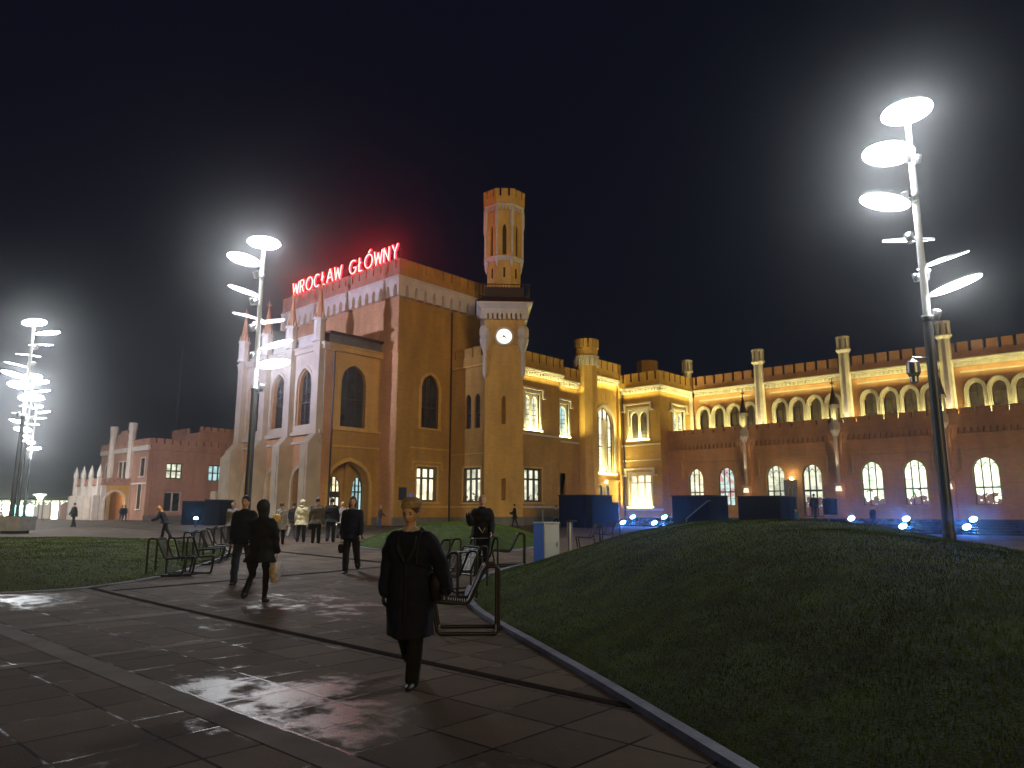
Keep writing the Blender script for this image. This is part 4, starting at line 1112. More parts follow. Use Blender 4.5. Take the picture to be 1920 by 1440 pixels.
# ---------------------------------------------------------------- wall lamps
def wall_lamp(loc, n, label, w=26):
    e = empty('wall_lamp', loc, 0, label, 'wall lamp')
    x, y, z = loc
    m = MB(); m.box(x - .05 - abs(n[1])*.02, x + .05 + abs(n[0])*.0, y - .05, y + .05, z - .1, z + .1); m.tube([(x, y, z), (x + n[0]*.28, y + n[1]*.28, z)], .03, 6)
    m.build('bracket', M['iron'], e)
    m = MB(); m.lathe(x + n[0]*.3, y + n[1]*.3, [(.05, z + .10), (.30, z + .04), (.30, z), (.05, z - .02)], 14); m.build('shade', M['trim'], e)
    m = MB(); m.lathe(x + n[0]*.3, y + n[1]*.3, [(.01, z - .04), (.17, z - .10), (.17, z - .2), (.01, z - .26)], 12); m.build('globe', M['lantern'], e)
    l = bpy.data.lights.new('lamp_bulb', 'POINT'); l.energy = w; l.color = (1, .78, .38); l.shadow_soft_size = .1
    o = bpy.data.objects.new('lamp_bulb', l); COL.objects.link(o); o.parent = e; o.location = (n[0]*.45, n[1]*.45, -.12)
    l2 = l.copy(); o2 = bpy.data.objects.new('lamp_bulb', l2); COL.objects.link(o2); o2.parent = e; o2.location = (n[0]*.45, n[1]*.45, .30)
wall_lamp((XC, 58.8, 4.6), (1, 0), 'small round wall lamp glowing under the tall stair window', 16)
wall_lamp((-24.65, YL, 4.6), (0, -1), 'golden wall lamp above the blue pylon, left of the lit glass door', 18)

# ---------------------------------------------------------------- far pavilion across the forecourt, with porch
far = empty('far_pavilion', (-95.9, 37.1, .4), 0, 'distant salmon crenellated pavilion with two lit square windows left of the main hall', 'building')
XF, YF = -95.9, 37.1
fa, fb = TA(YF), TB(XF)
H = [arch_pts(40.45, 5.75, 7.75, 2.1, 0), arch_pts(46.0, 5.6, 7.75, 2.1, 0), arch_pts(40.5, 1.5, 4.1, 2.2, 0)]
wall(far, fb, YF + .62, 64, 0, 9.3, H, M['brick_pink'])
wall(far, fa, -112.3, XF, 0, 9.3, [arch_pts(-97.8, 1.9, 5.0, 1.0, 0), arch_pts(-97.4, 6.0, 8.3, 1.2, 0), arch_pts(-104.8, 5.8, 8.1, 1.0, 0), arch_pts(-103.3, 5.8, 8.1, 1.0, 0), arch_pts(-101.8, 5.8, 8.1, 1.0, 0), arch_pts(-109.6, 6.0, 8.0, 1.2, 0)], M['brick_pink'])
for c, z0, z1, w_ in ((-97.8, 1.9, 5.0, 1.0), (-97.4, 6.0, 8.3, 1.2), (-104.8, 5.8, 8.1, 1.0), (-103.3, 5.8, 8.1, 1.0), (-101.8, 5.8, 8.1, 1.0), (-109.6, 6.0, 8.0, 1.2)):
    window(far, fa, c, z0, z1, w_, 0, M['glass'], 2, [((z0+z1)/2, .1)], bar=.09, surround=.16, smat=M['trim'])
window(far, fb, 40.45, 5.75, 7.75, 2.1, 0, M['lit2'], 3, [(6.75, .16)], bar=.13); window(far, fb, 46.0, 5.6, 7.75, 2.1, 0, M['lit_cold'], 3, [(6.7, .14)], bar=.13)
window(far, fb, 40.5, 1.5, 4.1, 2.2, 0, M['glass'], 2, [], bar=.16, fr=M['cream'])
m = MB(fa); m.box(-112.4, XF + .2, -.1, .2, 9.3, 9.9); m.box(-112.4, XF + .1, 0, .12, 5.0, 5.2); m.build('cornice', M['trim'], far)
m = MB(fb); m.box(YF + .11, 64, -.1, .2, 9.3, 9.6); m.box(YF + 2.3, YF + 2.5, 0, .08, 8.1, 8.4); m.box(YF + 2.1, YF + 2.3, 0, .08, 4.3, 4.8); m.build('cornice', M['brick_pink'], far)
m = MB(fa); merlons(m, -112.4, XF + .2, 9.9, 10.7, .18, -.2, slot=.45); m.box(-106.9, -102.0, -.2, .1, 10.4, 11.9); m.box(-105.6, -103.3, -.2, .1, 11.9, 12.3); m.build('battlement', M['brick_pink'], far)
m = MB(fb); merlons(m, YF + .22, 64, 9.6, 10.75, .18, -.2, slot=.6); m.build('battlement', M['brick_pink'], far)
for x in (-107.9, -101.2):
    m = MB(); m.ngon(x, YF - .2, .45, .45, 0, 12.6, 8, pi/8); m.ngon(x, YF - .2, .55, .55, 12.2, 13.1, 8, pi/8); m.build('corner_turret', M['trim'], far)
m = MB(); m.box(-112.2, XF - .64, YF + .65, 63.9, 0, 9.6); m.build('core', M['brick'], far)
m = MB(fb); m.box(YF - .1, 64, 0, .12, 0, 1.1); m.build('plinth', M['plinth'], far)
m = MB(); m.box(-106, -97.5, 44, 50, 9.5, 12.2); m.build('roof_block', M['brick_pink'], far)
m = MB(TA(44)); merlons(m, -106, -101, 12.2, 12.9, .1, -.3, slot=.4); m.T = TB(-97.5); merlons(m, 44.2, 50, 12.2, 12.9, .1, -.3, slot=.4); m.build('roof_battlement', M['brick_pink'], far)
m = MB(); m.box(-103, -90, 66, 90, 0, 14.0); m.build('rear_block', M['brick'], far)
m = MB(TB(-90)); merlons(m, 66, 90, 14.0, 15.2, .1, -.3); m.T = TA(66); merlons(m, -103, -90, 14, 15.2, .1, -.3); m.build('rear_battlement', M['brick'], far)
porch = empty('far_porch', (-106, 35, .4), 0, 'white pinnacled carriage porch with warmly lit arch in front of the distant salmon pavilion', 'building')
XQ, YQ = -100.75, 33.6
qa, qb = TA(YQ), TB(XQ)
m = MB(qa); m.panel([(-110.1, 0), (XQ, 0), (XQ, 4.9), (-110.1, 4.9)], [arch_pts(x, .3, 3.0, 1.5, .7) for x in (-108.6, -105.7, -102.9)], 0, -.6); m.build('front_wall', M['trim'], porch)
m = MB(qb); m.panel([(YQ + .61, 0), (YF - .2, 0), (YF - .2, 4.9), (YQ + .61, 4.9)], [arch_pts(35.3, .3, 2.9, 2.3, 1.2)], 0, -.5); m.build('side_wall', M['ochre'], porch)
m = MB(qb); ring(m, 35.3, .3, 2.9, 2.3, 1.2, .25, .08, .002); m.build('arch_moulding', M['trim'], porch)
m = MB(qa); m.box(-110.2, XQ + .1, -.5, .15, 4.9, 5.1); m.box(-110.1, XQ + .05, -.2, .08, 5.1, 5.75); m.build('parapet', M['brick_pink'], porch)
m = MB(qb); merlons(m, YQ + .3, YF - .2, 4.92, 5.75, .1, -.3, .8, .2, .4); m.build('battlement', M['brick_pink'], porch)
m = MB(); m.box(-110, XQ - .1, YQ + .3, YF - .21, 4.6, 4.9); m.box(-110, -109.5, YQ + .65, YF - .3, 0, 4.6); m.build('vault', M['ochre'], porch)
for x in (-110.0, -107.1, -104.2, -101.2):
    m = MB(qa); m.box(x - .32, x + .32, .1, .8, 0, 3.6); m.box(x - .26, x + .26, .0, .4, 3.6, 6.0); m.T = None
    m.ngon(x, YQ - .2, .33, .33, 5.9, 6.3, 8); b_ = m.build('buttress', M['trim'], porch)
    m = MB(); m.ngon(x, YQ - .2, .36, .03, 6.3, 7.5, 8); m.build('spire', M['trim'], b_)
l = bpy.data.lights.new('porch_lamp', 'POINT'); l.energy = 160; l.color = (1, .72, .28); l.shadow_soft_size = .2
o = bpy.data.objects.new('porch_lamp', l); COL.objects.link(o); o.parent = porch; o.location = (3.6, .3, 3.6)

# ---------------------------------------------------------------- lit shops far left and the radio mast
shop = empty('glass_kiosk', (-121, 31, .4), radians(42.3), 'brightly lit low glass shop pavilion at the far left of the square', 'building')
def TS(s, d, z):
    e = Vector((cos(YAW), sin(YAW))); n_ = Vector((sin(YAW), -cos(YAW))); p = Vector((-120.6, 31.6)) + e*s + n_*d; return (p.x, p.y, z)
m = MB(TS); m.box(-12, 6.2, -5, .4, 3.15, 3.4); m.build('flat_roof', M['canopy'], shop)
m = MB(TS); m.box(-12, 6, -5, -4.7, .3, 3.15); m.box(-12, 6, -5, 0, .28, .36); m.build('back_wall', M['lit_shop'], shop)
m = MB(TS)
for s in (-12, -9.5, -7, -4.6, -2.6, 1.3, 2.4, 3.6, 4.8, 5.95): m.box(s - .05, s + .05, -.05, .05, .35, 3.15)
m.box(-12, 6, -.04, .04, .32, .45); m.build('glazing_bar', M['canopy'], shop)
for a, b, mt in ((-6.9, -4.7, 'glow_warm'), (-4.5, -2.7, 'glow_warm'), (2.5, 3.5, 'glow_warm'), (3.7, 4.7, 'lit_shop'), (4.9, 5.9, 'glow_warm')):
    m = MB(TS); m.box(a, b, -.3, -.2, .5, 2.9); m.build('shop_window', M[mt], shop)
sc_ = MB(TS); sc_.box(-2.3, .35, .5, .75, .75, 2.45); bb = sc_.build('advert_panel', M['glow_panel']); tag(bb, 'glowing pale cyan advertising panel in front of the glass kiosk', 'advert panel')
m = MB(TS); m.box(-2.3, -2.1, .52, .72, .3, .75); m.box(.15, .35, .52, .72, .3, .75); m.build('panel_foot', M['canopy'], bb)
hs = MB(TS); hs.panel([(.1, 3.95), (.55, 3.75), (.85, 3.3), (1.15, 2.95), (1.5, 3.3), (1.75, 3.75), (2.1, 3.95), (1.1, 4.02)], [], .7, .6); hh_ = hs.build('lit_sign', M['glow_warm'])
tag(hh_, 'funnel-shaped lit white sign above the kiosk roof', 'sign'); m = MB(TS); m.box(1.08, 1.18, .6, .68, .3, 2.96); m.build('sign_post', M['canopy'], hh_)
hs = MB(TS); hs.box(-6.6, -5.2, .3, .5, 3.45, 4.05); hs2 = hs.build('lit_sign', M['glow_warm']); tag(hs2, 'low rectangular lit sign on the left part of the kiosk roof', 'sign')
mast = empty('radio_mast', (-152.5, 64, 0), 0, 'tall thin lattice radio mast rising behind the distant pavilion', 'mast')
m = MB(); legs = []
for k in range(3):
    a = k*2*pi/3; m.tube([(-152.5 + .55*cos(a), 64 + .55*sin(a), 0), (-152.5 + .12*cos(a), 64 + .12*sin(a), 36)], .045, 5)
for i in range(44):
    z0 = i*.8; r = lambda z: .55 + (.12 - .55)*z/36
    for k in range(3):
        a, b = k*2*pi/3, (k+1 + (i % 2))*2*pi/3
        m.tube([(-152.5 + r(z0)*cos(a), 64 + r(z0)*sin(a), z0), (-152.5 + r(z0+.8)*cos(b), 64 + r(z0+.8)*sin(b), z0 + .8)], .025, 4)
m.build('lattice', M['mast'], mast)
# long low station roof closing the view between pavilion and hall, and behind the wings
m = MB(); m.box(-90, -66.3, 64, 80, 0, 9.0); bk = m.build('rear_station_block', M['brick']); tag(bk, 'dark low station block between the distant pavilion and the hall', 'building')
m = MB(TA(64)); merlons(m, -90, -66.3, 9.0, 10.0, .1, -.3); m.build('battlement', M['brick'], bk)
# ================================================================== STREET FURNITURE
# ---- lamp posts: dark foot, pale upper mast, tilted reflector discs winding round it
def lamp_post(x, y, label, phase=0.0, H=13.4, foot=7.2, n=7, scale=1.0, seg=28, projectors=True, dirs=None, zlist=None, aim=None):
    z0 = gz(x, y)
    e = empty('lamp_post', (x, y, z0), 0, label, 'lamp post', 'lamp posts with reflector discs on the square')
    m = MB(); m.lathe(x, y, [(.17, z0), (.17, z0 + .9), (.15, z0 + 1.0), (.132, z0 + foot - .1), (.15, z0 + foot - .05), (.15, z0 + foot + .05), (.10, z0 + foot + .08)], 16)
    m.build('lower_pole', M['pole'], e, True)
    m = MB(); m.lathe(x, y, [(.105, z0 + foot), (.085, z0 + H + .1), (.0, z0 + H + .12)], 12); m.build('upper_pole', M['pole_light'], e, True)
    zs = [H - i*(H - foot - .9)/(n - 1)*(.98) for i in range(n)]
    if zlist: zs = zlist
    for i, zz in enumerate(zs):
        if dirs: ang, tilt = dirs[i]
        else: ang = phase + i*radians(48); tilt = radians(12)
        a = ang
        r = .70*scale; off = .0 if i == 0 else .80*scale
        c = Vector((x + off*cos(a), y + off*sin(a), z0 + zz + (off*sin(tilt) if i else 0)))
        n_ = Vector((-sin(tilt)*cos(a), -sin(tilt)*sin(a), cos(tilt)))
        u_ = Vector((-sin(a), cos(a), 0)); w_ = n_.cross(u_)
        m = MB(); P = [c + (u_*cos(2*pi*k/seg) + w_*sin(2*pi*k/seg))*r for k in range(seg)]
        Q = [p + n_*.05 for p in P]
        m.add([tuple(p) for p in Q] + [tuple(c + n_*.09)], [(k, (k+1) % seg, seg) for k in range(seg)])
        m.add([tuple(p) for p in P] + [tuple(q) for q in Q], [(k, (k+1) % seg, seg + (k+1) % seg, seg + k) for k in range(seg)])
        m.tube([(x, y, z0 + zz - .03), tuple(c + n_*.03 - Vector((cos(a), sin(a), 0))*off*.12)], .035, 6)
        rf = m.build('reflector_disc', M['pole_light'], e)
        m = MB(); m.add([tuple(c + (p - c)*.98 - n_*.004) for p in P], [tuple(range(seg))]); m.build('lit_face', M['disc'], rf)
    if projectors:
        for i, zz in enumerate([H - 1.6, H - 2.75, H - 3.9, H - 5.05, foot + .1]):
            a = (dirs[min(i+1, n-1)][0] if dirs else phase + i) + .5
            m = MB(); p0 = Vector((x, y, z0 + zz)); p1 = p0 + Vector((cos(a), sin(a), 0))*.30
            m.tube([p0, p1], .03, 6); m.tube([p1 + Vector((0, 0, -.12)), p1 + Vector((cos(a)*.03, sin(a)*.03, .10)), p1 + Vector((cos(a)*.05, sin(a)*.05, .16))], [.09, .12, .14], 10)
            p2 = p0 + Vector((cos(a + 1.0), sin(a + 1.0), -.25))*.26
            m.tube([p0 + Vector((0, 0, -.2)), p2], .025, 6); m.tube([p2 + Vector((0, 0, -.10)), p2 + Vector((.0, .0, .13))], [.07, .11], 10)
            m.build('projector', M['steel'], e, True)
    for (tg, wt_, an) in (aim or []):       # the projectors of this post that face the buildings
        p = Vector((x, y, z0 + H - 1.2)); spot(e, tuple(p + (Vector(tg) - p).normalized()*.6), tuple(Vector(tg) - p), wt_, (.60, .63, 1), an, .8, .25, 'projector_beam')
    return e
R_ = YAW                               # azimuth pointing to the right of the picture
RT, LT = R_, R_ + pi
FR = R_ - pi/2                         # towards the photographer
def az(right, front): return atan2(right*sin(R_) + front*sin(FR), right*cos(R_) + front*cos(FR))
DR = [(az(0, 1), radians(4)), (az(-1, .25), radians(9)), (az(-.9, -.45), radians(17)), (az(.15, -1), radians(22)), (az(.95, -.3), radians(20)), (az(1, .25), radians(17))]
lamp_post(-4.72, 22.75, 'tallest looking lamp post, on the right behind the large grass mound', H=13.3, foot=6.9, n=6, dirs=DR, zlist=[13.3, 11.72, 10.35, 9.25, 8.45, 7.60])
DLft = [(az(.2, 1), radians(4)), (az(-1, .6), radians(10)), (az(-1, -.2), radians(17)), (az(-.8, -.6), radians(18)), (az(.25, -1), radians(22)), (az(.9, -.45), radians(20)), (az(1, .15), radians(12))]
p1_ = lamp_post(-28.7, 15.2, 'lamp post in front of the entrance portico, rising behind the walking couple', H=13.0, foot=6.4, n=7, dirs=DLft, zlist=[13.0, 11.95, 10.6, 9.5, 9.3, 8.2, 7.35],
   aim=[((-50, 36, 17), 3200, 52), ((-42.5, 45, 25), 4000, 30)])
lamp_post(-54.0, 13.0, 'nearest of the lamp posts at the left edge, highest discs there', az(1, .2), n=8, scale=1.0, seg=20, aim=[((-57, 35, 14.5), 27000, 74)])
lamp_post(-77.2, 19.0, 'second lamp post from the left edge, discs half as high in view', az(.7, 1), n=8, seg=16, aim=[((-100, 36, 6), 11000, 60)])
lamp_post(-100.0, 25.3, 'farthest of the left lamp posts, smallest discs beside the distant porch', az(.9, .2), n=8, seg=14, projectors=False)

# camera on the right lamp post
m = MB(); zc = gz(-4.72, 22.75)
bx, by = -4.72 + .62*cos(az(-1, .2)), 22.75 + .62*sin(az(-1, .2))
m.tube([(-4.72, 22.75, zc + 5.75), (bx, by, zc + 5.75)], .03, 6)
m.lathe(bx, by, [(.02, zc + 5.72), (.17, zc + 5.6), (.18, zc + 5.3), (.11, zc + 5.2), (.11, zc + 5.05), (.01, zc + 4.98)], 12)
tag(m.build('dome_camera', M['steel'], smooth=True), 'round dome surveillance camera on an arm of the right lamp post', 'camera')

# ---- black granite terrace with steps in front of the long wing
terr = MB()
xa, xb = -36.6, 9.0
for i in range(6):
    y0 = 50.0 + i*1.1
    terr.box(xa, xb, y0, 63.35, 0 if i == 0 else .45 + (i-1)*.14 - .002, .45 + i*.14)
tt = terr.build('granite_terrace', M['black_granite']); tag(tt, 'low black granite steps below the long wing', 'steps', kind='structure')
bl = [(-33.83, 50.7, 'far left lower'), (-30.88, 50.7, ''), (-13.0, 50.7, ''), (-9.54, 50.7, ''), (-35.14, 54.2, ''), (-32.05, 54.2, ''), (-17.15, 54.2, ''), (-13.66, 54.2, ''), (-9.8, 54.2, '')]
blab = ['blue floodlight left of the stair enclosures, lower row, leftmost', 'blue floodlight left of the stair enclosures, lower row, right one', 'blue floodlight left of the right lamp post, lower row',
        'blue floodlight right of the right lamp post, lower row', 'blue floodlight left of the stair enclosures, upper row, left one', 'blue floodlight left of the stair enclosures, upper row, right one',
        'blue floodlight on the steps nearest the silver bin and door, upper row', 'blue floodlight just left of the right lamp post, upper row', 'blue floodlight right of the right lamp post, upper row']
for (x, y, _), lb in zip(bl, blab):
    zt = .45 + int((y - 50)/1.1)*.14
    e = empty('ground_floodlight', (x, y, zt), 0, lb, 'floodlight', 'blue floodlights on the granite steps')
    aim = (Vector((0, 0, EYE)) - Vector((x, y, zt))).normalized()
    m = MB(); m.lathe(x, y, [(.10, zt), (.10, zt + .05), (.03, zt + .06), (.03, zt + .16)], 10); hd = Vector((x, y, zt + .28)); ax = Vector((aim.x*.35 - .2, aim.y, .9)).normalized()
    m.tube([hd - ax*.2, hd + ax*.04, hd + ax*.06], [.12, .24, .24], 12); m.build('housing', M['iron'], e)
    m = MB(); uu = ax.cross(Vector((0, 0, 1))).normalized(); ww = ax.cross(uu)
    m.add([tuple(hd + ax*(.068 + .05*(1 if k == 12 else 0)) + (uu*cos(2*pi*k/12) + ww*sin(2*pi*k/12))*(.225 if k < 12 else 0)) for k in range(13)], [(k, (k+1) % 12, 12) for k in range(12)])
    m.build('lens', M['spotblue'], e)
    spot(e, (x, y - .25, zt + .55), (.15, -1, -.8), 300, (.05, .20, 1), 112, .7, .12, 'floodlight_beam')
# two tiny step lights
for x, y, lb in ((-27.2, 48.3, 'tiny blue-white light at the foot of the stair handrail'), (-23.6, 49.2, 'tiny blue-white light between the two right stair enclosures')):
    m = MB(); m.lathe(x, y, [(.05, gz(x, y)), (.05, gz(x, y) + .35), (.09, gz(x, y) + .4)], 8); s_ = m.build('marker_post', M['iron']); tag(s_, lb, 'marker light')
    m = MB(); m.lathe(x, y, [(.085, gz(x, y) + .4), (.085, gz(x, y) + .52), (.01, gz(x, y) + .56)], 8); m.build('lens', M['spotblue'], s_)

# ---- dark stair enclosures
def enclosure(x0, x1, y0, y1, h, label, step=0):
    z0 = gz(x0, y0) - .05
    e = empty('stair_enclosure', ((x0+x1)/2, (y0+y1)/2, z0), 0, label, 'stair enclosure', 'dark stair enclosures before the wings')
    m = MB(); m.box(x0, x1, y0, y1, z0, z0 + h)
    if step: m.box(x1 + .003, x1 + step, y0 + .1, y1, z0, z0 + h - .5)
    n = int((x1 - x0)/1.0)
    for i in range(n + 1):
        s = x0 + .05 + (x1 - x0 - .1)*i/max(n, 1); m.box(s - .02, s + .02, y0 - .02, y0 - .002, z0 + .1, z0 + h - .1)
    n = int((y1 - y0)/1.0)
    for i in range(n + 1):
        s = y0 + .05 + (y1 - y0 - .1)*i/max(n, 1); m.box(x1 + .002, x1 + .02, s - .02, s + .02, z0 + .1, z0 + h - .1) if not step else None
    m.build('wall', M['darkwall'], e)
    m = MB(); m.box(x0 - .05, x1 + .05, y0 - .05, y1 + .05, z0 + h + .002, z0 + h + .07); m.build('coping', M['iron'], e)
    return e
enclosure(-36.2, -33.7, 45.3, 49.0, 2.45, 'dark stair enclosure left of the blue floodlights, with a lower right step', .6)
enclosure(-26.9, -24.1, 46.6, 49.6, 2.40, 'dark stair enclosure in the middle with a sloping handrail')
enclosure(-22.3, -19.4, 47.4, 50.2, 2.35, 'dark stair enclosure touching the blue pylon')
m = MB(); m.tube([(-25.6, 46.2, 1.15), (-24.1, 46.5, 2.35), (-23.9, 46.55, 2.4)], .05, 8); m.tube([(-25.6, 46.2, .4), (-25.6, 46.2, 1.15)], .04, 8)
tag(m.build('handrail', M['steel']), 'sloping steel handrail beside the middle stair enclosure', 'handrail')
# left-hand dark enclosures near the distant pavilion
def far_box(px0, px1, py0, F, h, label):
    a = at_depth(px0, 960, F); b = at_depth(px1, 960, F)
    z0 = gz(a[0], a[1])
    m = MB(); d = Vector((b[0]-a[0], b[1]-a[1])); L = d.length; d.normalize(); q = Vector((-d.y, d.x))
    P = [(a[0], a[1]), (b[0], b[1]), (b[0]+q.x*3, b[1]+q.y*3), (a[0]+q.x*3, a[1]+q.y*3)]
    e = empty('stair_enclosure', (a[0], a[1], z0), 0, label, 'stair enclosure', 'dark stair enclosures near the distant pavilion')
    m.prism(P, z0, P, z0 + h); m.build('wall', M['darkwall'], e)
    m = MB(); P2 = [(p[0] + (d.x*-.06 if i in (0, 3) else d.x*.06), p[1] + (d.y*-.06 if i in (0, 3) else d.y*.06)) for i, p in enumerate(P)]
    m.prism(P2, z0 + h + .002, P2, z0 + h + .08); m.build('coping', M['iron'], e)
far_box(341, 378, 945, 62, 1.9, 'left one of the dark enclosures before the distant pavilion')
far_box(383, 412, 943, 60, 2.0, 'right one of the dark enclosures, next to the portico buttress')
x, y, z = at_depth(367, 974, 56)
m = MB(); z = gz(x, y); m.lathe(x, y, [(.06, z), (.06, z + .45), (.16, z + .5), (.18, z + .62)], 10); s_ = m.build('floodlight', M['iron']); tag(s_, 'single small blue floodlight before the left dark enclosures', 'floodlight')
m = MB(); m.lathe(x, y, [(.17, z + .62), (.12, z + .74), (.01, z + .78)], 10); m.build('lens', M['spotblue'], s_)
l = bpy.data.lights.new('floodlight_beam', 'POINT'); l.energy = 16; l.color = (.15, .4, 1); l.shadow_soft_size = .1
o = bpy.data.objects.new('floodlight_beam', l); COL.objects.link(o); o.parent = s_; o.location = (x, y - .3, z + 1.0)

# ---- blue pylon with the arched M emblem
x, y = -20.2, 51.4
py_ = empty('pylon_sign', (x, y, .45), YAW, 'tall narrow dark blue pylon with a pale double-arch M, left of the lit door', 'sign')
e1 = Vector((cos(YAW), sin(YAW))); n1 = Vector((sin(YAW), -cos(YAW)))
def TP(s, d, z): p = Vector((x, y)) + e1*s + n1*d; return (p.x, p.y, z)
m = MB(TP); m.box(-.42, .42, -.15, .15, .5, 3.85); m.build('panel', M['blue_panel'], py_)
m = MB(TP); m.box(-.46, .46, -.2, .2, .42, .62); m.build('foot', M['iron'], py_)
m = MB(TP)
for c in (-.13, .13):
    m.tube([(c - .13, .18, 2.75)] + [(c - .13*cos(t_*pi/8), .18, 2.95 + .42*sin(t_*pi/8)) for t_ in range(9)] + [(c + .13, .18, 2.75)], .032, 6)
m.build('emblem', M['logo'], py_)
# grey bin left of the steps by the door, and things by the door
def bin_(px, F, h, r, label):
    x, y, _ = at_depth(px, 960, F); z = gz(x, y) if F < 50 else max(gz(x, y), .45 + int(max(0, (y - 50)/1.1))*.14 if y > 50 else gz(x, y))
    e = empty('litter_bin', (x, y, z), 0, label, 'litter bin')
    m = MB(); m.ngon(x, y, r, r*1.05, z, z + h, 12); m.build('drum', M['darkwall'], e)
    m = MB(); m.ngon(x, y, r*1.1, r*1.1, z + h + .002, z + h + .06, 12); m.ngon(x, y, r*.6, r*.6, z + h + .06, z + h + .12, 12); m.build('lid', M['iron'], e)
bin_(1557, 56, 1.15, .5, 'dark round bin on the steps right of the lit door')
# ---- white cabinet, steel post, thin pole
x, y = -13.45, 16.25; z = gz(x, y)
cab = empty('utility_cabinet', (x, y, z), YAW + .55, 'pale grey cabinet standing behind the left edge of the large mound', 'cabinet')
c_, s_ = cos(YAW + .55), sin(YAW + .55)
def TC(s, d, zz): return (x + c_*s + s_*d, y + s_*s - c_*d, z + zz)
m = MB(TC); m.box(-.26, .26, -.26, .26, .05, 1.12); m.build('body', M['white_box'], cab)
m = MB(TC); m.box(-.28, .28, -.28, .28, 1.123, 1.16); m.build('lid', M['white_box'], cab)
m = MB(TC); m.box(-.268, -.262, -.26, .26, .05, 1.12); m.build('blue_lit_face', M['blue_lit_side'], cab)  # thin blue sheet standing for blue light falling from the left
m = MB(TC); m.box(-.24, .24, .262, .27, .12, 1.05); m.box(.18, .20, .27, .30, .5, .62); m.build('door', M['white_box'], cab)
l = bpy.data.materials.new('x'); bpy.data.materials.remove(l)
x, y, _ = at_depth(1068, 990, 24.5); z = gz(x, y)
po = empty('steel_post', (x, y, z), 0, 'short polished steel post with a flat cap right of the pale cabinet', 'post')
m = MB(); m.lathe(x, y, [(.09, z), (.09, z + 1.02), (0, z + 1.02)], 14); m.build('tube', M['steel'], po, True)
m = MB(); m.box(x - .17, x + .17, y - .17, y + .17, z + 1.03, z + 1.09); m.build('cap', M['iron'], po)
x, y, _ = at_depth(1018, 985, 30); z = gz(x, y)
m = MB(); m.tube([(x, y, z), (x, y, z + 1.35)], .03, 6); m.ngon(x, y, .06, .06, z, z + .04, 8); tag(m.build('thin_post', M['steel']), 'thin pale rod rising just behind the cabinet', 'post')

# ---- concrete planter at the far left
x, y, _ = at_depth(29, 990, 43); z = gz(x, y)
pl = empty('planter', (x, y, z), YAW, 'big grey square concrete planter under the left lamp posts', 'planter')
def TL(s, d, zz, x=x, y=y, z=z): return (x + e1.x*s + n1.x*d, y + e1.y*s + n1.y*d, z + zz)
m = MB(TL); m.box(-.72, .72, -.7, .7, .16, .98); m.build('box', M['concrete'], pl)
m = MB(TL); m.box(-.5, .5, -.5, .5, 0, .158); m.build('foot', M['darkwall'], pl)
m = MB(TL); m.box(-.6, .6, -.6, .6, .983, 1.0); m.build('soil', M['soil'], pl)
for k, (px_, F_, lb) in enumerate(((6, 47, 'bare dark shrub at the extreme left behind the planter'), (22, 45, 'dark twiggy shrub just behind the planter'), (43, 48, 'small round dark shrub right of the planter'))):
    x, y, _ = at_depth(px_, 960, F_); z = gz(x, y)
    e = empty('shrub', (x, y, z), 0, lb, 'shrub')
    m = MB(); m.tube([(x, y, z), (x, y, z + .9)], .04, 6); m.build('stem', M['iron'], e)
    m = MB(); rs = random.Random(k)
    for i in range(260):
        a, b, r = rs.random()*2*pi, rs.random()*pi, .55*rs.random()**.4
        p = Vector((x + r*cos(a)*sin(b), y + r*sin(a)*sin(b), z + 1.15 + r*cos(b)*1.1)); q = Vector((rs.random()-.5, rs.random()-.5, rs.random()-.5))*.16; q2 = Vector((rs.random()-.5, rs.random()-.5, rs.random()-.5))*.16
        m.add([tuple(p), tuple(p+q), tuple(p+q2)], [(0, 1, 2)])
    m.build('foliage', M['soil'], e)

# ---- tubular mesh chairs
def rounded(pts, r=.06, n=4):
    out = []; N = len(pts)
    for i in range(N):
        p, a, b = Vector(pts[i]), Vector(pts[i-1]), Vector(pts[(i+1) % N])
        u, v = (a - p).normalized(), (b - p).normalized()
        rr = min(r, (a-p).length*.45, (b-p).length*.45)
        for k in range(n + 1):
            t = k / n; out.append((p + u*rr)*(1-t)**2 + p*2*t*(1-t) + (p + v*rr)*t*t)
    return out
def make_chair():
    """side frame in the x-z plane, seat opening towards +x"""
    e = empty('metal_chair')
    prof = [(.42, .02), (.50, .44), (.02, .40), (-.20, .88), (-.38, .88), (-.38, .02)]
    for yy in (-.31, .31):
        loop = rounded([(a, yy, b) for a, b in prof], .07)
        m = MB(); m.tube(loop, .024, 8, closed=True); m.build('side_frame', M['chair'], e, True)
    m = MB()
    for i in range(15): t = i/14; m.tube([(.47 - .43*t, -.30, .438 - .035*t), (.47 - .43*t, .30, .438 - .035*t)], .0055, 4)
    for yy in (-.2, -.1, 0, .1, .2): m.tube([(.48, yy, .43), (.03, yy, .395)], .006, 4)
    m.build('seat_mesh', M['chair'], e)
    m = MB()
    for i in range(17): t = i/16; m.tube([(.01 - .20*t, -.30, .43 + .43*t), (.01 - .20*t, .30, .43 + .43*t)], .0055, 4)
    for yy in (-.2, -.1, 0, .1, .2): m.tube([(.01, yy, .42), (-.195, yy, .87)], .006, 4)
    m.build('back_mesh', M['chair'], e)
    m = MB()
    m.tube([(-.38, -.31, .04), (-.38, .31, .04)], .018, 6); m.tube([(.42, -.31, .04), (.42, .31, .04)], .018, 6); m.tube([(-.20, -.31, .875), (-.20, .31, .875)], .02, 6)
    m.build('cross_bar', M['chair'], e)
    return e
proto = make_chair()
Rr = degrees_ = None
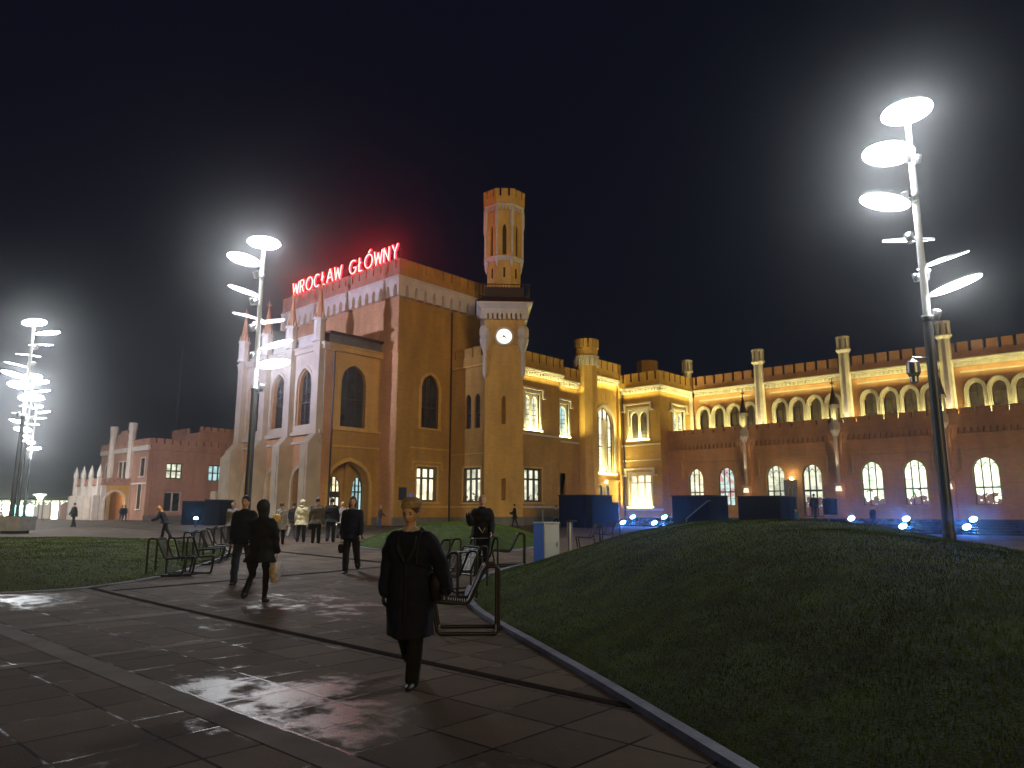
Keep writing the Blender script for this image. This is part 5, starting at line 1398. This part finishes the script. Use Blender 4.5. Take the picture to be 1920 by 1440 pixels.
def pxg(px, py):
    v = ray(px, py); z = 0
    for _ in range(40):
        t = (z - EYE)/v.z; z = .5*z + .5*gz(v.x*t, v.y*t)
    t = (z - EYE)/v.z; return (v.x*t, v.y*t, z)
# azimuth in picture terms: 0 = to the right, 90 = away from the viewer
CH = [  # px, py of the middle of the footprint, facing azimuth, label
 (880, 1184, 184, 'nearest chair on the right row, seen side-on at the kerb, seat to the left'),
 (843, 1128, 150, 'second chair of the right row, mesh back partly behind the woman in the beret'),
 (868, 1108, 215, 'chair of the right row showing its mesh back beyond the nearest one'),
 (826, 1082, 160, 'chair mostly hidden behind the woman, low mesh back against the far mound'),
 (898, 1078, 120, 'chair close beside the standing man on the phone'),
 (957, 1062, 182, 'side-on chair right of the phone man, outlined against pale paving'),
 (1108, 1030, 183, 'chair half hidden behind the large mound, right of the steel post'),
 (1140, 1022, 200, 'farthest right chair, only its back above the large mound'),
 (313, 1079, 8, 'front chair of the left row, back to the lawn edge'),
 (352, 1077, -20, 'front chair of the left row with seat turned to the path'),
 (376, 1058, 0, 'second pair chair of the left row nearest the path'),
 (392, 1052, 8, 'middle chair of the left row behind the front pair'),
 (412, 1046, -5, 'fourth chair back in the left row, near the walking couple'),
 (428, 1040, 0, 'farthest chair of the left row, beside the man of the couple')]
for i, (px_, py_, azd, lb) in enumerate(CH):
    o = proto if i == 0 else copy_tree(proto)
    o.location = pxg(px_, py_); o.rotation_euler = (0, 0, YAW + radians(azd))
    tag(o, lb, 'chair', 'black mesh chairs beside the path')
# ================================================================== PEOPLE
def cloth(name, col, rough=.85, noise=.3, scale=9):
    return simple(name, col, rough, spec=.25, noise=noise, nscale=scale, bump=.35, bscale=120)
C = {'navy': cloth('dark_navy_wool', (.008, .010, .028)), 'black': cloth('black_cloth', (.010, .010, .012)), 'cream': cloth('cream_coat_cloth', (.62, .56, .36)),
     'brown': cloth('grey_brown_coat_cloth', (.085, .072, .05)), 'jeans': cloth('dark_denim', (.020, .026, .042)), 'grey': cloth('grey_cloth', (.16, .15, .14)),
     'grey_dark': cloth('dark_grey_cloth', (.020, .021, .030)), 'teal': cloth('teal_cloth', (.06, .12, .14)), 'beret': cloth('beige_knit', (.40, .30, .17), noise=.35, scale=60), 'orange': cloth('tan_orange_hood', (.45, .22, .08)),
     'skin': simple('skin', (.62, .39, .28), .5, spec=.4, noise=.08, nscale=14), 'hair_dark': simple('dark_hair', (.012, .009, .007), .5, noise=.4, nscale=60, bump=.6, bscale=150),
     'hair_blonde': simple('blond_hair', (.34, .23, .11), .5, noise=.35, nscale=60, bump=.6, bscale=150), 'hair_brown': simple('brown_hair', (.10, .055, .025), .5, noise=.35, nscale=60, bump=.6, bscale=150),
     'shoe': simple('black_leather', (.012, .011, .011), .55), 'shawl': cloth('pale_patterned_shawl', (.30, .29, .27), noise=.8, scale=24), 'jeans_blue': cloth('blue_denim', (.05, .07, .16)),
     'lips': simple('lips', (.40, .13, .10), .45), 'eye': simple('eye_dark', (.02, .015, .012), .15), 'scarf': cloth('pale_scarf', (.45, .38, .33)), 'glove': simple('dark_glove', (.012, .012, .014), .5)}
def remesh(mb, voxel, mat, name, parent, smooth=4, fold=0):
    me = bpy.data.meshes.new('tmp'); me.from_pydata([tuple(p) for p in mb.v], [], mb.f)
    bm = bmesh.new(); bm.from_mesh(me); bmesh.ops.recalc_face_normals(bm, faces=bm.faces); bm.to_mesh(me); bm.free()
    ob = bpy.data.objects.new('tmp', me); COL.objects.link(ob)
    r = ob.modifiers.new('r', 'REMESH'); r.mode = 'VOXEL'; r.voxel_size = voxel
    s = ob.modifiers.new('s', 'SMOOTH'); s.iterations = smooth; s.factor = .5
    dg = bpy.context.evaluated_depsgraph_get(); dg.update()
    m2 = bpy.data.meshes.new_from_object(ob.evaluated_get(dg)); m2.name = name
    bpy.data.objects.remove(ob); bpy.data.meshes.remove(me)
    if fold:          # diagonal cloth creases
        n = len(m2.vertices); co = np.empty(n*3); m2.vertices.foreach_get('co', co); co = co.reshape(-1, 3)
        nr = np.empty(n*3); m2.vertex_normals.foreach_get('vector', nr); nr = nr.reshape(-1, 3)
        ph = random.random()*6; x_, y_, z_ = co.T
        w_ = np.sin(17*z_ + 9*x_ + 3*np.sin(5*z_ + 7*y_ + ph) + ph) * np.sin(6*z_ - 8*x_ + 5*y_ + 2*ph) + .6*np.sin(31*z_ - 14*x_ + 9*y_ + 4*np.sin(4*z_ + ph)) * np.sin(9*x_ + 11*y_ + 3*z_)
        co += nr * (w_ * fold)[:, None]
        m2.vertices.foreach_set('co', co.ravel())
    m2.polygons.foreach_set('use_smooth', [True]*len(m2.polygons))
    m2.materials.clear(); m2.materials.append(mat)
    o = bpy.data.objects.new(name, m2); COL.objects.link(o); o.parent = parent
    return o
def ellip(mb, c, r, n=14, k=9, rot=None, fn=None):
    vs = []; fs = []
    for j in range(k + 1):
        ph = -pi/2 + pi*j/k
        for i in range(n):
            a = 2*pi*i/n; p = Vector((cos(ph)*cos(a)*r[0], cos(ph)*sin(a)*r[1], sin(ph)*r[2]))
            if fn: p = fn(p)
            if rot: p = rot @ p
            vs.append(tuple(Vector(c) + p))
    for j in range(k):
        for i in range(n): fs.append((j*n+i, j*n+(i+1) % n, (j+1)*n+(i+1) % n, (j+1)*n+i))
    fs += [tuple(range(n))[::-1], tuple(k*n+i for i in range(n))]
    mb.add(vs, fs)
def chain(mb, pts, rad, n=10, sub=3):
    """smooth tapered limb through the joints, rounded ends"""
    P = [Vector(p) for p in pts]; Q = []; R = []
    for i in range(len(P) - 1):
        for j in range(sub):
            t = j/sub; Q.append(P[i].lerp(P[i+1], t)); R.append(rad[i] + (rad[i+1]-rad[i])*t)
    Q.append(P[-1]); R.append(rad[-1])
    mb.tube(Q, R, n)
    for p, r in zip(P, rad): ellip(mb, p, (r, r, r), 8, 6)
def face_fn(p):
    # carve a face on the +y side of the unit skull: brow, eye sockets, nose, lips, chin, jaw
    x, y, z = p
    if z < 0: k_ = 1 - .26*min(1, (-z/.115))**1.4; x *= k_; y *= 1 - .10*min(1, (-z/.115))
    if y > 0:
        g = lambda cx, cz, sx, sz: math.exp(-((x-cx)/sx)**2 - ((z-cz)/sz)**2)
        y += .030*g(0, -.030, .013, .022) + .010*g(0, -.004, .010, .02) - .013*g(.031, .004, .018, .013) - .013*g(-.031, .004, .018, .013)
        y += .007*g(0, .026, .05, .012) + .009*g(0, -.066, .022, .008) - .006*g(0, -.054, .02, .005) + .014*g(0, -.098, .024, .016) + .005*g(.04, -.03, .02, .02) + .005*g(-.04, -.03, .02, .02)
    return Vector((x, y, z))
def hand(mb, wrist, d, palm_n, side, curl, s=1.0):
    """five fingers: d = direction of the hand, palm_n = palm normal, side = towards the thumb"""
    d, palm_n, side = Vector(d).normalized(), Vector(palm_n).normalized(), Vector(side).normalized()
    w = Vector(wrist)
    rot = Matrix((side, palm_n, d)).transposed()
    ellip(mb, w + d*.045*s, (.040*s, .016*s, .052*s), 10, 8, rot)
    for k, (off, L) in enumerate(((.030, .070), (.010, .080), (-.010, .075), (-.029, .058))):
        p0 = w + d*.075*s + side*off*s; seg = L*s/3; pts = [p0]; dd = d.copy()
        for j in range(3):
            a = curl*(.5 + .35*j) + .08*k
            dd = (dd*cos(a*.6) + palm_n*sin(a*.6)).normalized(); pts.append(pts[-1] + dd*seg)
        chain(mb, pts, [.0095*s, .009*s, .0082*s, .0065*s], 7, 2)
    p0 = w + d*.020*s + side*.030*s; t1 = (side*.75 + d*.7 + palm_n*.25).normalized(); t2 = (side*.2 + d*.9 + palm_n*.35).normalized()
    chain(mb, [p0, p0 + t1*.035*s, p0 + t1*.035*s + t2*.03*s, p0 + t1*.035*s + t2*.052*s], [.012*s, .0105*s, .0095*s, .007*s], 7, 2)
def person(label, px, F=None, feet=None, H=1.72, face_az=270, legs=((18, 5), (-18, 25)), arms=((-15, 10, 8), (15, 15, 8)), lean=3, nod=0, turn=0,
           coat='black', hem=.48, trousers='jeans', hair='hair_dark', long_hair=False, hat=None, hood=None, vox=.014, coat_w=1.0, z=None, group='people walking across the square', collar=None, gloves=False, skirt_flare=.06, hair_s=1.0):
    if feet is not None: X, Y, Z = pxg(px, feet)
    else: X, Y, _ = at_depth(px, 975, F); Z = gz(X, Y)
    if z is not None: Z = z
    rz = YAW + radians(face_az) - pi/2
    e = empty('person', (X, Y, Z), rz, label, 'person', group)
    k = H / 1.72
    th = .43*k; sh = .42*k; ank = .075*k
    leg = []
    for (a, b), sx in zip(legs, (1, -1)):       # +x is the person's right
        a, b = radians(a), radians(b)
        kn = Vector((sx*.095*k, sin(a)*th, -cos(a)*th)); an = kn + Vector((-sx*.012*k, sin(a-b)*sh, -cos(a-b)*sh)); leg.append((kn, an, a - b))
    hz_ = ank - min(l[1].z for l in leg)
    hip = Vector((0, 0, hz_)); le = radians(lean); upv = Vector((0, sin(le), cos(le)))
    waist = hip + upv*.16*k; chest = hip + upv*.36*k; shl = hip + upv*.50*k; nk = hip + upv*.555*k
    hd_up = Vector((0, sin(le + radians(nod)*.5), cos(le + radians(nod)*.5)))
    hc = nk + hd_up*.172*k
    hr = Matrix.Rotation(radians(turn), 3, 'Z') @ Matrix.Rotation(-(le + radians(nod)), 3, 'X')
    body = MB()
    for sx, (kn, an, fa) in zip((1, -1), leg):
        h0 = hip + Vector((sx*.088*k, 0, -.02*k))
        chain(body, [h0, hip + kn, hip + an], [.070*k, .044*k, .028*k])
    ring_pts = [hip + upv*t*k for t in (-.03, .08, .17, .28, .38, .47)]
    rr = [(.155, .105), (.150, .10), (.132, .092), (.15, .105), (.165, .108), (.13, .075)]
    def loft(mb, C_, R_, n=20, fold=0, ph=0):
        vs = []; fs = []
        for i, (c, r) in enumerate(zip(C_, R_)):
            for j in range(n):
                a = 2*pi*j/n; t = i/(len(C_)-1)
                q = 1 + fold*(1-t)*sin(5*a + ph + 2*t) + fold*.5*(1-t)*sin(9*a + 1.3*ph)
                vs.append((c.x + r[0]*cos(a)*q, c.y + r[1]*sin(a)*q, c.z))
        m_ = len(C_)
        for i in range(m_-1):
            for j in range(n): fs.append((i*n+j, i*n+(j+1) % n, (i+1)*n+(j+1) % n, (i+1)*n+j))
        fs += [tuple(range(n))[::-1], tuple((m_-1)*n+j for j in range(n))]
        mb.add(vs, fs)
    loft(body, ring_pts, [(a*k, b*k) for a, b in rr])
    chain(body, [shl - upv*.02, nk + upv*.02, hc - hd_up*.05*k], [.075*k, .055*k, .052*k])
    A = []
    for (sw, el, ab), sx in zip(arms, (1, -1)):
        s0 = shl + Vector((sx*.175*k, 0, -.03*k)); a, b, c = radians(sw), radians(el), radians(ab)
        d1 = Vector((sx*sin(c), sin(a)*cos(c), -cos(a)*cos(c))); eb = s0 + d1*.29*k
        d2 = Vector((sx*sin(c)*.5, sin(a+b)*cos(c*.5), -cos(a+b)*cos(c*.5))).normalized(); wr = eb + d2*.245*k; A.append((s0, eb, wr, d2, sx))
        chain(body, [s0, eb, wr], [.048*k, .038*k, .026*k])
    def headf(mb): ellip(mb, hc, (.079*k, .099*k, .122*k), 30, 24, hr, lambda p: face_fn(p/k)*k)
    headf(body)
    for sx in (1, -1): ellip(body, hc + hr @ Vector((sx*.077*k, -.005*k, -.008*k)), (.012*k, .020*k, .032*k), 8, 6, hr)
    hnd = MB() if gloves else body
    for s0, eb, wr, d2, sx in A: hand(hnd, wr - d2*.01, d2, (-sx, .15, 0), Vector((0, 1, 0)) - d2*d2.y, .55, k)
    fine = vox
    remesh(body, min(fine, .011) if vox < .012 else fine, C['skin'], 'body', e, 2)
    if gloves:
        remesh(hnd, .006, C['glove'], 'gloves', e, 1)
    # eyes, lips
    if vox < .02:
        for sx in (1, -1):
            m = MB(); ellip(m, hc + hr @ Vector((sx*.031*k, .081*k, .004*k)), (.015*k, .009*k, .0075*k), 8, 6, hr); m.build('eye', C['eye'], None).parent = e
            m = MB(); ellip(m, hc + hr @ Vector((sx*.031*k, .089*k, .026*k)), (.019*k, .008*k, .005*k), 8, 6, hr); m.build('eyebrow', C['hair_brown'], None).parent = e
        m = MB(); ellip(m, hc + hr @ Vector((0, .097*k, -.066*k)), (.023*k, .010*k, .0075*k), 8, 6, hr); m.build('lips', C['lips'], None).parent = e
    # trousers, shoes
    t_ = MB()
    for sx, (kn, an, fa) in zip((1, -1), leg):
        h0 = hip + Vector((sx*.088*k, 0, -.0*k))
        ft = hip + an + Vector((0, 0, -.02*k))
        chain(t_, [h0, hip + kn, ft], [.105*k, .082*k, .070*k] if trousers != 'tights' else [.092*k, .060*k, .046*k], 12)
        s_ = MB(); toe = Matrix.Rotation(-max(-.5, min(.5, fa*.8)) if fa < 0 else -fa*.35, 3, 'X')
        ellip(s_, ft + toe @ Vector((0, .055*k, -.028*k)), (.046*k, .130*k, .036*k), 12, 8, toe); ellip(s_, ft + Vector((0, -.01, .0)), (.05*k, .055*k, .05*k), 10, 6, toe)
        remesh(s_, .010 if vox < .013 else .018, C['shoe'], 'shoe', e, 1)
    loft(t_, [hip + upv*t*k for t in (-.08, 0, .10)], [(.16*k, .115*k), (.172*k, .122*k), (.15*k, .11*k)])
    remesh(t_, max(vox, .012), C['black' if trousers == 'tights' else trousers], 'trousers', e, 3, .006)
    # coat: torso and skirt loft plus sleeves
    c_ = MB(); w = coat_w*k
    sw_ = sum(l[1].y for l in leg)/2
    zs = [hem*k, (hem + hz_/k)/2*k]
    cc = [Vector((0, sw_*.18, hem*k)), Vector((0, sw_*.08, (hem*k + hz_)/2)), hip, hip + upv*.12*k, waist + upv*.05*k, chest - upv*.04*k, chest + upv*.07*k, shl - upv*.015*k, shl + upv*.03*k, nk + upv*.01*k]
    fl = skirt_flare
    sp = max(abs(l[0].y) for l in leg) + .02
    rr = [((.190+fl)*w, (.125+fl*.6)*w + sp*.75), ((.188+fl*.5)*w, (.130+fl*.5)*w + sp*.35), (.190*w, .148*w), (.182*w, .138*w), (.172*w, .130*w), (.192*w, .142*w), (.208*w, .138*w), (.188*w, .112*w), (.125*w, .088*w), (.075*w, .072*w)]
    if hem*k > hz_ - .02: cc = cc[2:]; rr = rr[2:]; cc[0] = Vector((0, 0, hem*k))
    loft(c_, cc, rr, 24, .045, px % 7)
    for s0, eb, wr, d2, sx in A:
        chain(c_, [s0 + Vector((-sx*.02*k, 0, -.01)), s0.lerp(eb, .5), eb, eb.lerp(wr, .5), wr - d2*.005], [.082*w, .072*w, .064*w, .060*w, .050*w], 12)
    if collar != 'low': c_.ngon(nk.x, nk.y + .005, .078*k, .066*k, nk.z - .04*k, nk.z + .030*k, 14)
    co = remesh(c_, max(vox, .011), C[coat], 'coat', e, 3, .0095)
    if collar and collar != 'low':
        m = MB(); N_ = 18
        for j in range(2): m.tube([(nk.x + (.066+.01*j)*k*cos(2*pi*i/N_), nk.y + .012 + (.070+.012*j)*k*sin(2*pi*i/N_), nk.z + (.022 - .022*j)*k + .006*sin(3*i)) for i in range(N_)], .017*k, 7, closed=True)
        remesh(m, .011, C[collar], 'scarf', e, 2)
    # hair / hats
    if hair:
        m = MB()
        ellip(m, hc + hr @ Vector((0, -.014*k, .030*k)), (.088*k, .102*k, .108*k), 18, 12, hr)
        if long_hair:
            ellip(m, hc + hr @ Vector((0, -.045*k, -.07*k)), (.092*k, .065*k, .15*k), 16, 12, hr)
            for sx in (1, -1): ellip(m, hc + hr @ Vector((sx*.078*k, -.01*k, -.06*k)), (.026*k, .05*k, .12*k), 10, 10, hr)
        if hair_s > 1: ellip(m, hc + hr @ Vector((0, -.045*k, .015*k)), (.098*k*hair_s, .092*k*hair_s, .115*k*hair_s), 18, 12, hr)
        remesh(m, max(vox*.8, .010), C[hair], 'hair', e, 2)
    if hat == 'beret':
        m = MB(); ellip(m, hc + hr @ Vector((-.008, -.026*k, .098*k)), (.104*k, .116*k, .062*k), 22, 12, hr @ Matrix.Rotation(radians(12), 3, 'X'))
        N_ = 24
        m.tube([tuple(hc + hr @ (Matrix.Rotation(radians(10), 3, 'X') @ Vector((.086*k*cos(2*pi*i/N_), -.010 + .097*k*sin(2*pi*i/N_), .066*k)))) for i in range(N_)], .019*k, 8, closed=True)
        remesh(m, .008, C['beret'], 'beret', e, 2)
    elif hat:
        m = MB(); ellip(m, hc + hr @ Vector((0, -.008*k, .040*k)), (.090*k, .104*k, .100*k), 18, 12, hr)
        remesh(m, max(vox*.8, .010), C[hat], 'hat', e, 2)
    if hood:
        m = MB(); ellip(m, hc + hr @ Vector((0, -.035*k, .0)), (.115*k, .105*k, .14*k), 18, 12, hr); ellip(m, nk + Vector((0, -.05, 0)), (.13*k, .09*k, .08*k), 12, 8)
        remesh(m, max(vox*.8, .012), C[hood], 'hood', e, 2)
    W = world_of(e)
    return {'e': e, 'wr': [W @ a[2] for a in A], 'sh': [W @ (shl + Vector((sx*.12*k, 0, .02))) for sx in (1, -1)], 'hip': W @ hip, 'W': W, 'chest': W @ chest, 'fwd': (W.to_3x3() @ Vector((0, 1, 0))), 'right': (W.to_3x3() @ Vector((1, 0, 0)))}
def bag(name, label, cat, c, size, mat, fwd, handle_to=None, sag=.0):
    """soft bag hanging below a hand or shoulder"""
    c = Vector(c); f = Vector(fwd).normalized(); r = Vector((f.y, -f.x, 0)); sx, sy, sz = size
    def T(a, b, z): p = c + r*a + f*b; return (p.x, p.y, c.z + z)
    e = empty(name, tuple(c + Vector((0, 0, -sz))), 0, label, cat)
    m = MB(); rows = 7; n = 16; vs = []; fs = []
    for i in range(rows):
        t = i/(rows-1); q = (.86 + .22*sin(pi*min(1, t*1.15)) - .18*t*t)
        for j in range(n):
            a = 2*pi*j/n; ca, sa = cos(a), sin(a); k_ = 1/max(abs(ca), abs(sa))**.6
            vs.append(T(sy/2*ca*k_*q*(1 + .06*sin(3*a + i)), sx/2*sa*k_*q*(1 + .05*sin(4*a + 2*i)), -sz*t))
    for i in range(rows-1):
        for j in range(n): fs.append((i*n+j, i*n+(j+1) % n, (i+1)*n+(j+1) % n, (i+1)*n+j))
    fs += [tuple(range(n)), tuple((rows-1)*n+j for j in range(n))[::-1]]
    m.add(vs, fs); m.build('pouch', mat, e, True)
    if handle_to is not None:
        h = Vector(handle_to); m = MB()
        m.tube([T(0, sx*.3, -.01), tuple((c + f*sx*.2).lerp(h, .6)), tuple(h), tuple((c - f*sx*.2).lerp(h, .6)), T(0, -sx*.3, -.01)], .008, 6)
        m.build('handle', mat, e)
    return e
M['plastic_bag'] = simple('pale_plastic_bag', (.48, .43, .38), .25, spec=.7, noise=.35, nscale=14, bump=1, bscale=25)
M['yellow_bag'] = simple('yellow_leather', (.62, .42, .10), .5, noise=.1)
M['black_bag'] = simple('black_leather_bag', (.010, .009, .010), .6, spec=.3)
M['white_stripe'] = simple('silver_strap', (.6, .6, .6), .3, metal=.6)

w = person('woman in a beige knitted beret and long dark navy coat walking towards the viewer', 765, feet=1280, H=1.68, face_az=264,
   legs=((-16, 24), (15, 4)), arms=((-8, 12, 12), (6, 8, 30)), lean=4, nod=9, turn=-10, coat='navy', hem=.44, trousers='black', hair='hair_brown', hat='beret', vox=.009, coat_w=1.22, collar='scarf', gloves=True, group='pedestrians near the viewer', skirt_flare=.0)
fr, rg = w['fwd'], w['right']
c = w['hip'] - rg*.27 + Vector((0, 0, .02))
lp = MB()
for sg in (-1, 1):      # turned-back collar and the closing edge of the coat
    a0 = w['chest'] + fr*.150 + rg*sg*.085 + Vector((0, 0, .135)); a1 = w['chest'] + fr*.195 + rg*sg*.075 + Vector((0, 0, .02)); a2 = w['chest'] + fr*.205 + rg*.012*sg - Vector((0, 0, .10))
    lp.tube([tuple(a0), tuple(a1), tuple(a2)], [.016, .024, .010], 8)
lp.tube([tuple(w['chest'] + fr*.205 - Vector((0, 0, .10))), tuple(w['hip'] + fr*.190 + Vector((0, 0, .05))), tuple(w['hip'] + fr*.235 - Vector((0, 0, .32)))], .008, 6)
lp.build('lapel', C['grey_dark'], w['e'], True)
b_ = bag('shoulder_bag', 'dark shoulder bag under the arm of the woman in the beret', 'bag', c + Vector((0, 0, .12)), (.28, .12, .26), M['black_bag'], fr)
m = MB(); s0 = w['sh'][1] + fr*.05
m.tube([tuple(c + Vector((0, 0, .12))), tuple(w['chest'] + fr*.19 - rg*.10 - Vector((0, 0, .12))), tuple(w['chest'] + fr*.175 - rg*.11 + Vector((0, 0, .08))), tuple(s0 + Vector((0, 0, .06))), tuple(s0 - fr*.12 + Vector((0, 0, .02)))], .010, 6)
m.build('strap', M['black_bag'], b_)
w = person('woman with bushy dark hair in a black coat seen from behind, with a pale bag', 484, feet=1130, H=1.74, face_az=82,
   legs=((6, 4), (-12, 30)), arms=((5, 10, 10), (12, 14, 6)), lean=2, coat='black', hem=.70, trousers='tights', hair='hair_dark', long_hair=True, hair_s=1.22, vox=.012, coat_w=1.15, group='pedestrians near the viewer')
h = w['wr'][0]
h = h - Vector((0, 0, .04))
bag('carrier_bag', 'crumpled pale plastic carrier bag held by the dark-haired woman', 'bag', h + Vector((0, 0, -.14)), (.30, .14, .36), M['plastic_bag'], w['fwd'], h)
person('tall man in dark jacket and dark jeans walking beside the dark-haired woman', 452, feet=1094, H=1.86, face_az=268,
   legs=((16, 6), (-16, 22)), arms=((-12, 18, 10), (14, 16, 8)), lean=2, coat='black', hem=.80, trousers='jeans', hair='hair_dark', vox=.012, coat_w=1.25, group='pedestrians near the viewer')
w = person('woman in knee-length dark coat walking towards the viewer beside the red-lit paving', 657, feet=1074, H=1.84, face_az=268,
   legs=((12, 3), (-14, 22)), arms=((-10, 12, 9), (8, 12, 9)), lean=2, nod=4, coat='navy', hem=.78, trousers='black', hair='hair_brown', long_hair=True, vox=.013, coat_w=1.12, collar='grey', group='pedestrians near the viewer')
h = w['wr'][0] - Vector((0, 0, .05))
bag('handbag', 'small dark handbag in the hand of the woman in the knee-length coat', 'bag', h + Vector((0, 0, -.16)), (.30, .12, .22), M['black_bag'], w['fwd'], h)
w = person('man in black jacket standing with a hand raised to his face, behind the chairs', 903, feet=1076, H=1.86, face_az=262,
   legs=((2, 0), (-3, 2)), arms=((28, 112, 14), (10, 30, 12)), lean=1, nod=6, turn=14, coat='black', hem=.80, trousers='black', hair='hair_blonde', hood=None, vox=.012, coat_w=1.25, collar='black', group='pedestrians near the viewer')
c = w['hip'] + w['fwd']*.18 - w['right']*.06 + Vector((0, 0, .10))
b_ = bag('camera_bag', 'small dark bag with silver strap on the standing man', 'bag', c, (.12, .24, .18), M['black_bag'], w['fwd'])
m = MB(); m.tube([tuple(c + w['fwd']*.07 + w['right']*.10 + Vector((0, 0, .04))), tuple(c + w['fwd']*.08 + Vector((0, 0, -.10))), tuple(c + w['fwd']*.07 - w['right']*.06 + Vector((0, 0, .03)))], .010, 6); m.build('strap', M['white_stripe'], b_)
# crowd walking to the entrance
G1 = 'crowd walking towards the portico'
person('person in a pale cream hooded coat walking away among the crowd', 566, F=31.5, H=1.74, face_az=88, legs=((8, 4), (-10, 14)), arms=((8, 14, 12), (-8, 14, 12)), coat='cream', hem=.72, trousers='jeans', hair=None, hood='cream', vox=.017, coat_w=1.2, group=G1)
w = person('man in a grey-brown coat and pale cap right of the cream coat', 594, F=30.6, H=1.80, face_az=90, legs=((5, 2), (-7, 10)), arms=((4, 10, 10), (-4, 10, 12)), coat='brown', hem=.74, trousers='black', hair='hair_dark', hat='grey', vox=.017, coat_w=1.3, group=G1)
h = w['wr'][1]; bag('briefcase', 'black briefcase carried by the man in the grey-brown coat', 'bag', h - Vector((0, 0, .10)), (.36, .10, .26), M['black_bag'], w['fwd'], h)
person('dark-coated man in jeans just right of the grey-brown coat', 621, F=31.4, H=1.82, face_az=95, legs=((14, 4), (-12, 18)), arms=((8, 14, 12), (-10, 14, 12)), coat='black', hem=.80, trousers='jeans', hair='hair_dark', vox=.017, coat_w=1.3, group=G1)
person('blond person in grey between two dark coats near the side arch', 641, F=34, H=1.70, face_az=92, coat='grey', hem=.75, trousers='black', hair='hair_blonde', vox=.02, coat_w=1.15, group=G1)
w = person('woman in a pale patterned shawl at the left of the crowd', 527, F=29.6, H=1.60, face_az=86, legs=((8, 4), (-10, 20)), coat='shawl', hem=.62, trousers='black', hair='hair_brown', vox=.017, coat_w=1.2, group=G1)
bag('shoulder_bag', 'yellow shoulder bag on the back of the woman in the shawl', 'bag', w['chest'] - w['fwd']*.20 - w['right']*.12 + Vector((0, 0, -.02)), (.12, .30, .30), M['yellow_bag'], w['fwd'], tuple(w['sh'][1] + Vector((0, 0, .03))))
person('person in dark top partly hidden between the shawl and the cream coat', 549, F=35, H=1.68, face_az=88, coat='black', hem=.85, trousers='grey', hair='hair_dark', vox=.02, group=G1)
person('person in grey open jacket facing the viewer left of the couple', 436, F=31, H=1.66, face_az=275, coat='grey', hem=.72, trousers='black', hair='hair_brown', vox=.02, coat_w=1.2, group=G1)
person('short person seen between the blond person and the woman in the dark coat', 652, F=38, H=1.62, face_az=90, coat='brown', hem=.75, trousers='black', hair='hair_brown', vox=.024, group=G1)
G2 = 'distant people on the square'
person('stooping person in a tan hood walking beyond the left chairs', 311, F=34, H=1.58, face_az=190, legs=((14, 8), (-15, 18)), arms=((35, 40, 8), (20, 50, 8)), lean=30, nod=10, coat='black', hem=.80, trousers='black', hair=None, hood='orange', vox=.02, coat_w=1.2, group=G2)
person('lone dark figure standing before the lit kiosk window', 138, F=56, H=1.76, face_az=180, legs=((10, 4), (-10, 10)), coat='black', hem=.75, trousers='black', vox=.028, coat_w=1.15, group=G2)
person('left one of a dark pair walking by the distant porch', 227, F=84, H=1.74, face_az=110, coat='black', hem=.8, trousers='jeans_blue', vox=.035, group=G2)
person('right one of a dark pair walking by the distant porch', 233, F=84.5, H=1.78, face_az=100, coat='navy', hem=.85, trousers='jeans', vox=.035, group=G2)
person('girl in grey top and blue jeans beside the wall plaque', 712, F=54, H=1.66, face_az=350, legs=((12, 4), (-12, 12)), arms=((30, 50, 8), (20, 30, 8)), coat='brown', hem=.85, trousers='jeans_blue', hair='hair_blonde', vox=.026, group=G2)
person('slim dark woman walking past the foot of the clock tower', 965, F=55, H=1.74, face_az=185, legs=((14, 4), (-14, 12)), arms=((20, 70, 8), (10, 60, 8)), coat='black', hem=.72, trousers='tights', vox=.024, group=G2)
person('dim person in brownish jacket left of the left stair enclosure', 1043, F=53.5, H=1.66, face_az=200, coat='brown', hem=.80, trousers='black', vox=.028, group=G2)
X, Y, _ = at_depth(1529, 945, 63); 
person('man silhouetted in the lit glass door of the long wing', 1529, F=61.5, H=1.95, face_az=95, legs=((5, 2), (-6, 6)), arms=((8, 30, 16), (0, 25, 18)), coat='black', hem=.80, trousers='black', vox=.026, coat_w=1.25, z=1.15, group=G2)
person('walker in a tan hat half hidden behind the mound, right of the door', 1637, F=44, H=1.72, face_az=0, coat='navy', hem=.8, trousers='black', hair=None, hat='orange', vox=.026, coat_w=1.2, group=G2)
person('small figure in a pale teal jacket below the blue pylon', 1494, F=47, H=1.55, face_az=180, coat='teal', hem=.6, trousers='grey', vox=.028, coat_w=1.2, group=G2)

# ================================================================== haze added for the bloom round the lamps
m, t, b = new_mat('bloom_haze')
out = t.nodes['Material Output']; t.nodes.remove(b)
v = t.nodes.new('ShaderNodeVolumePrincipled')
v.inputs['Color'].default_value = (.93, .97, 1, 1)
v.inputs['Density'].default_value = .0018
v.inputs['Anisotropy'].default_value = .95
t.links.new(v.outputs[0], out.inputs['Volume'])
mb = MB(); mb.box(-905, 905, -405, 905, -1, 42)
hz = mb.build('added_haze', m)
tag(hz, kind='stuff', label='thin haze added to give the lamps their lens bloom')
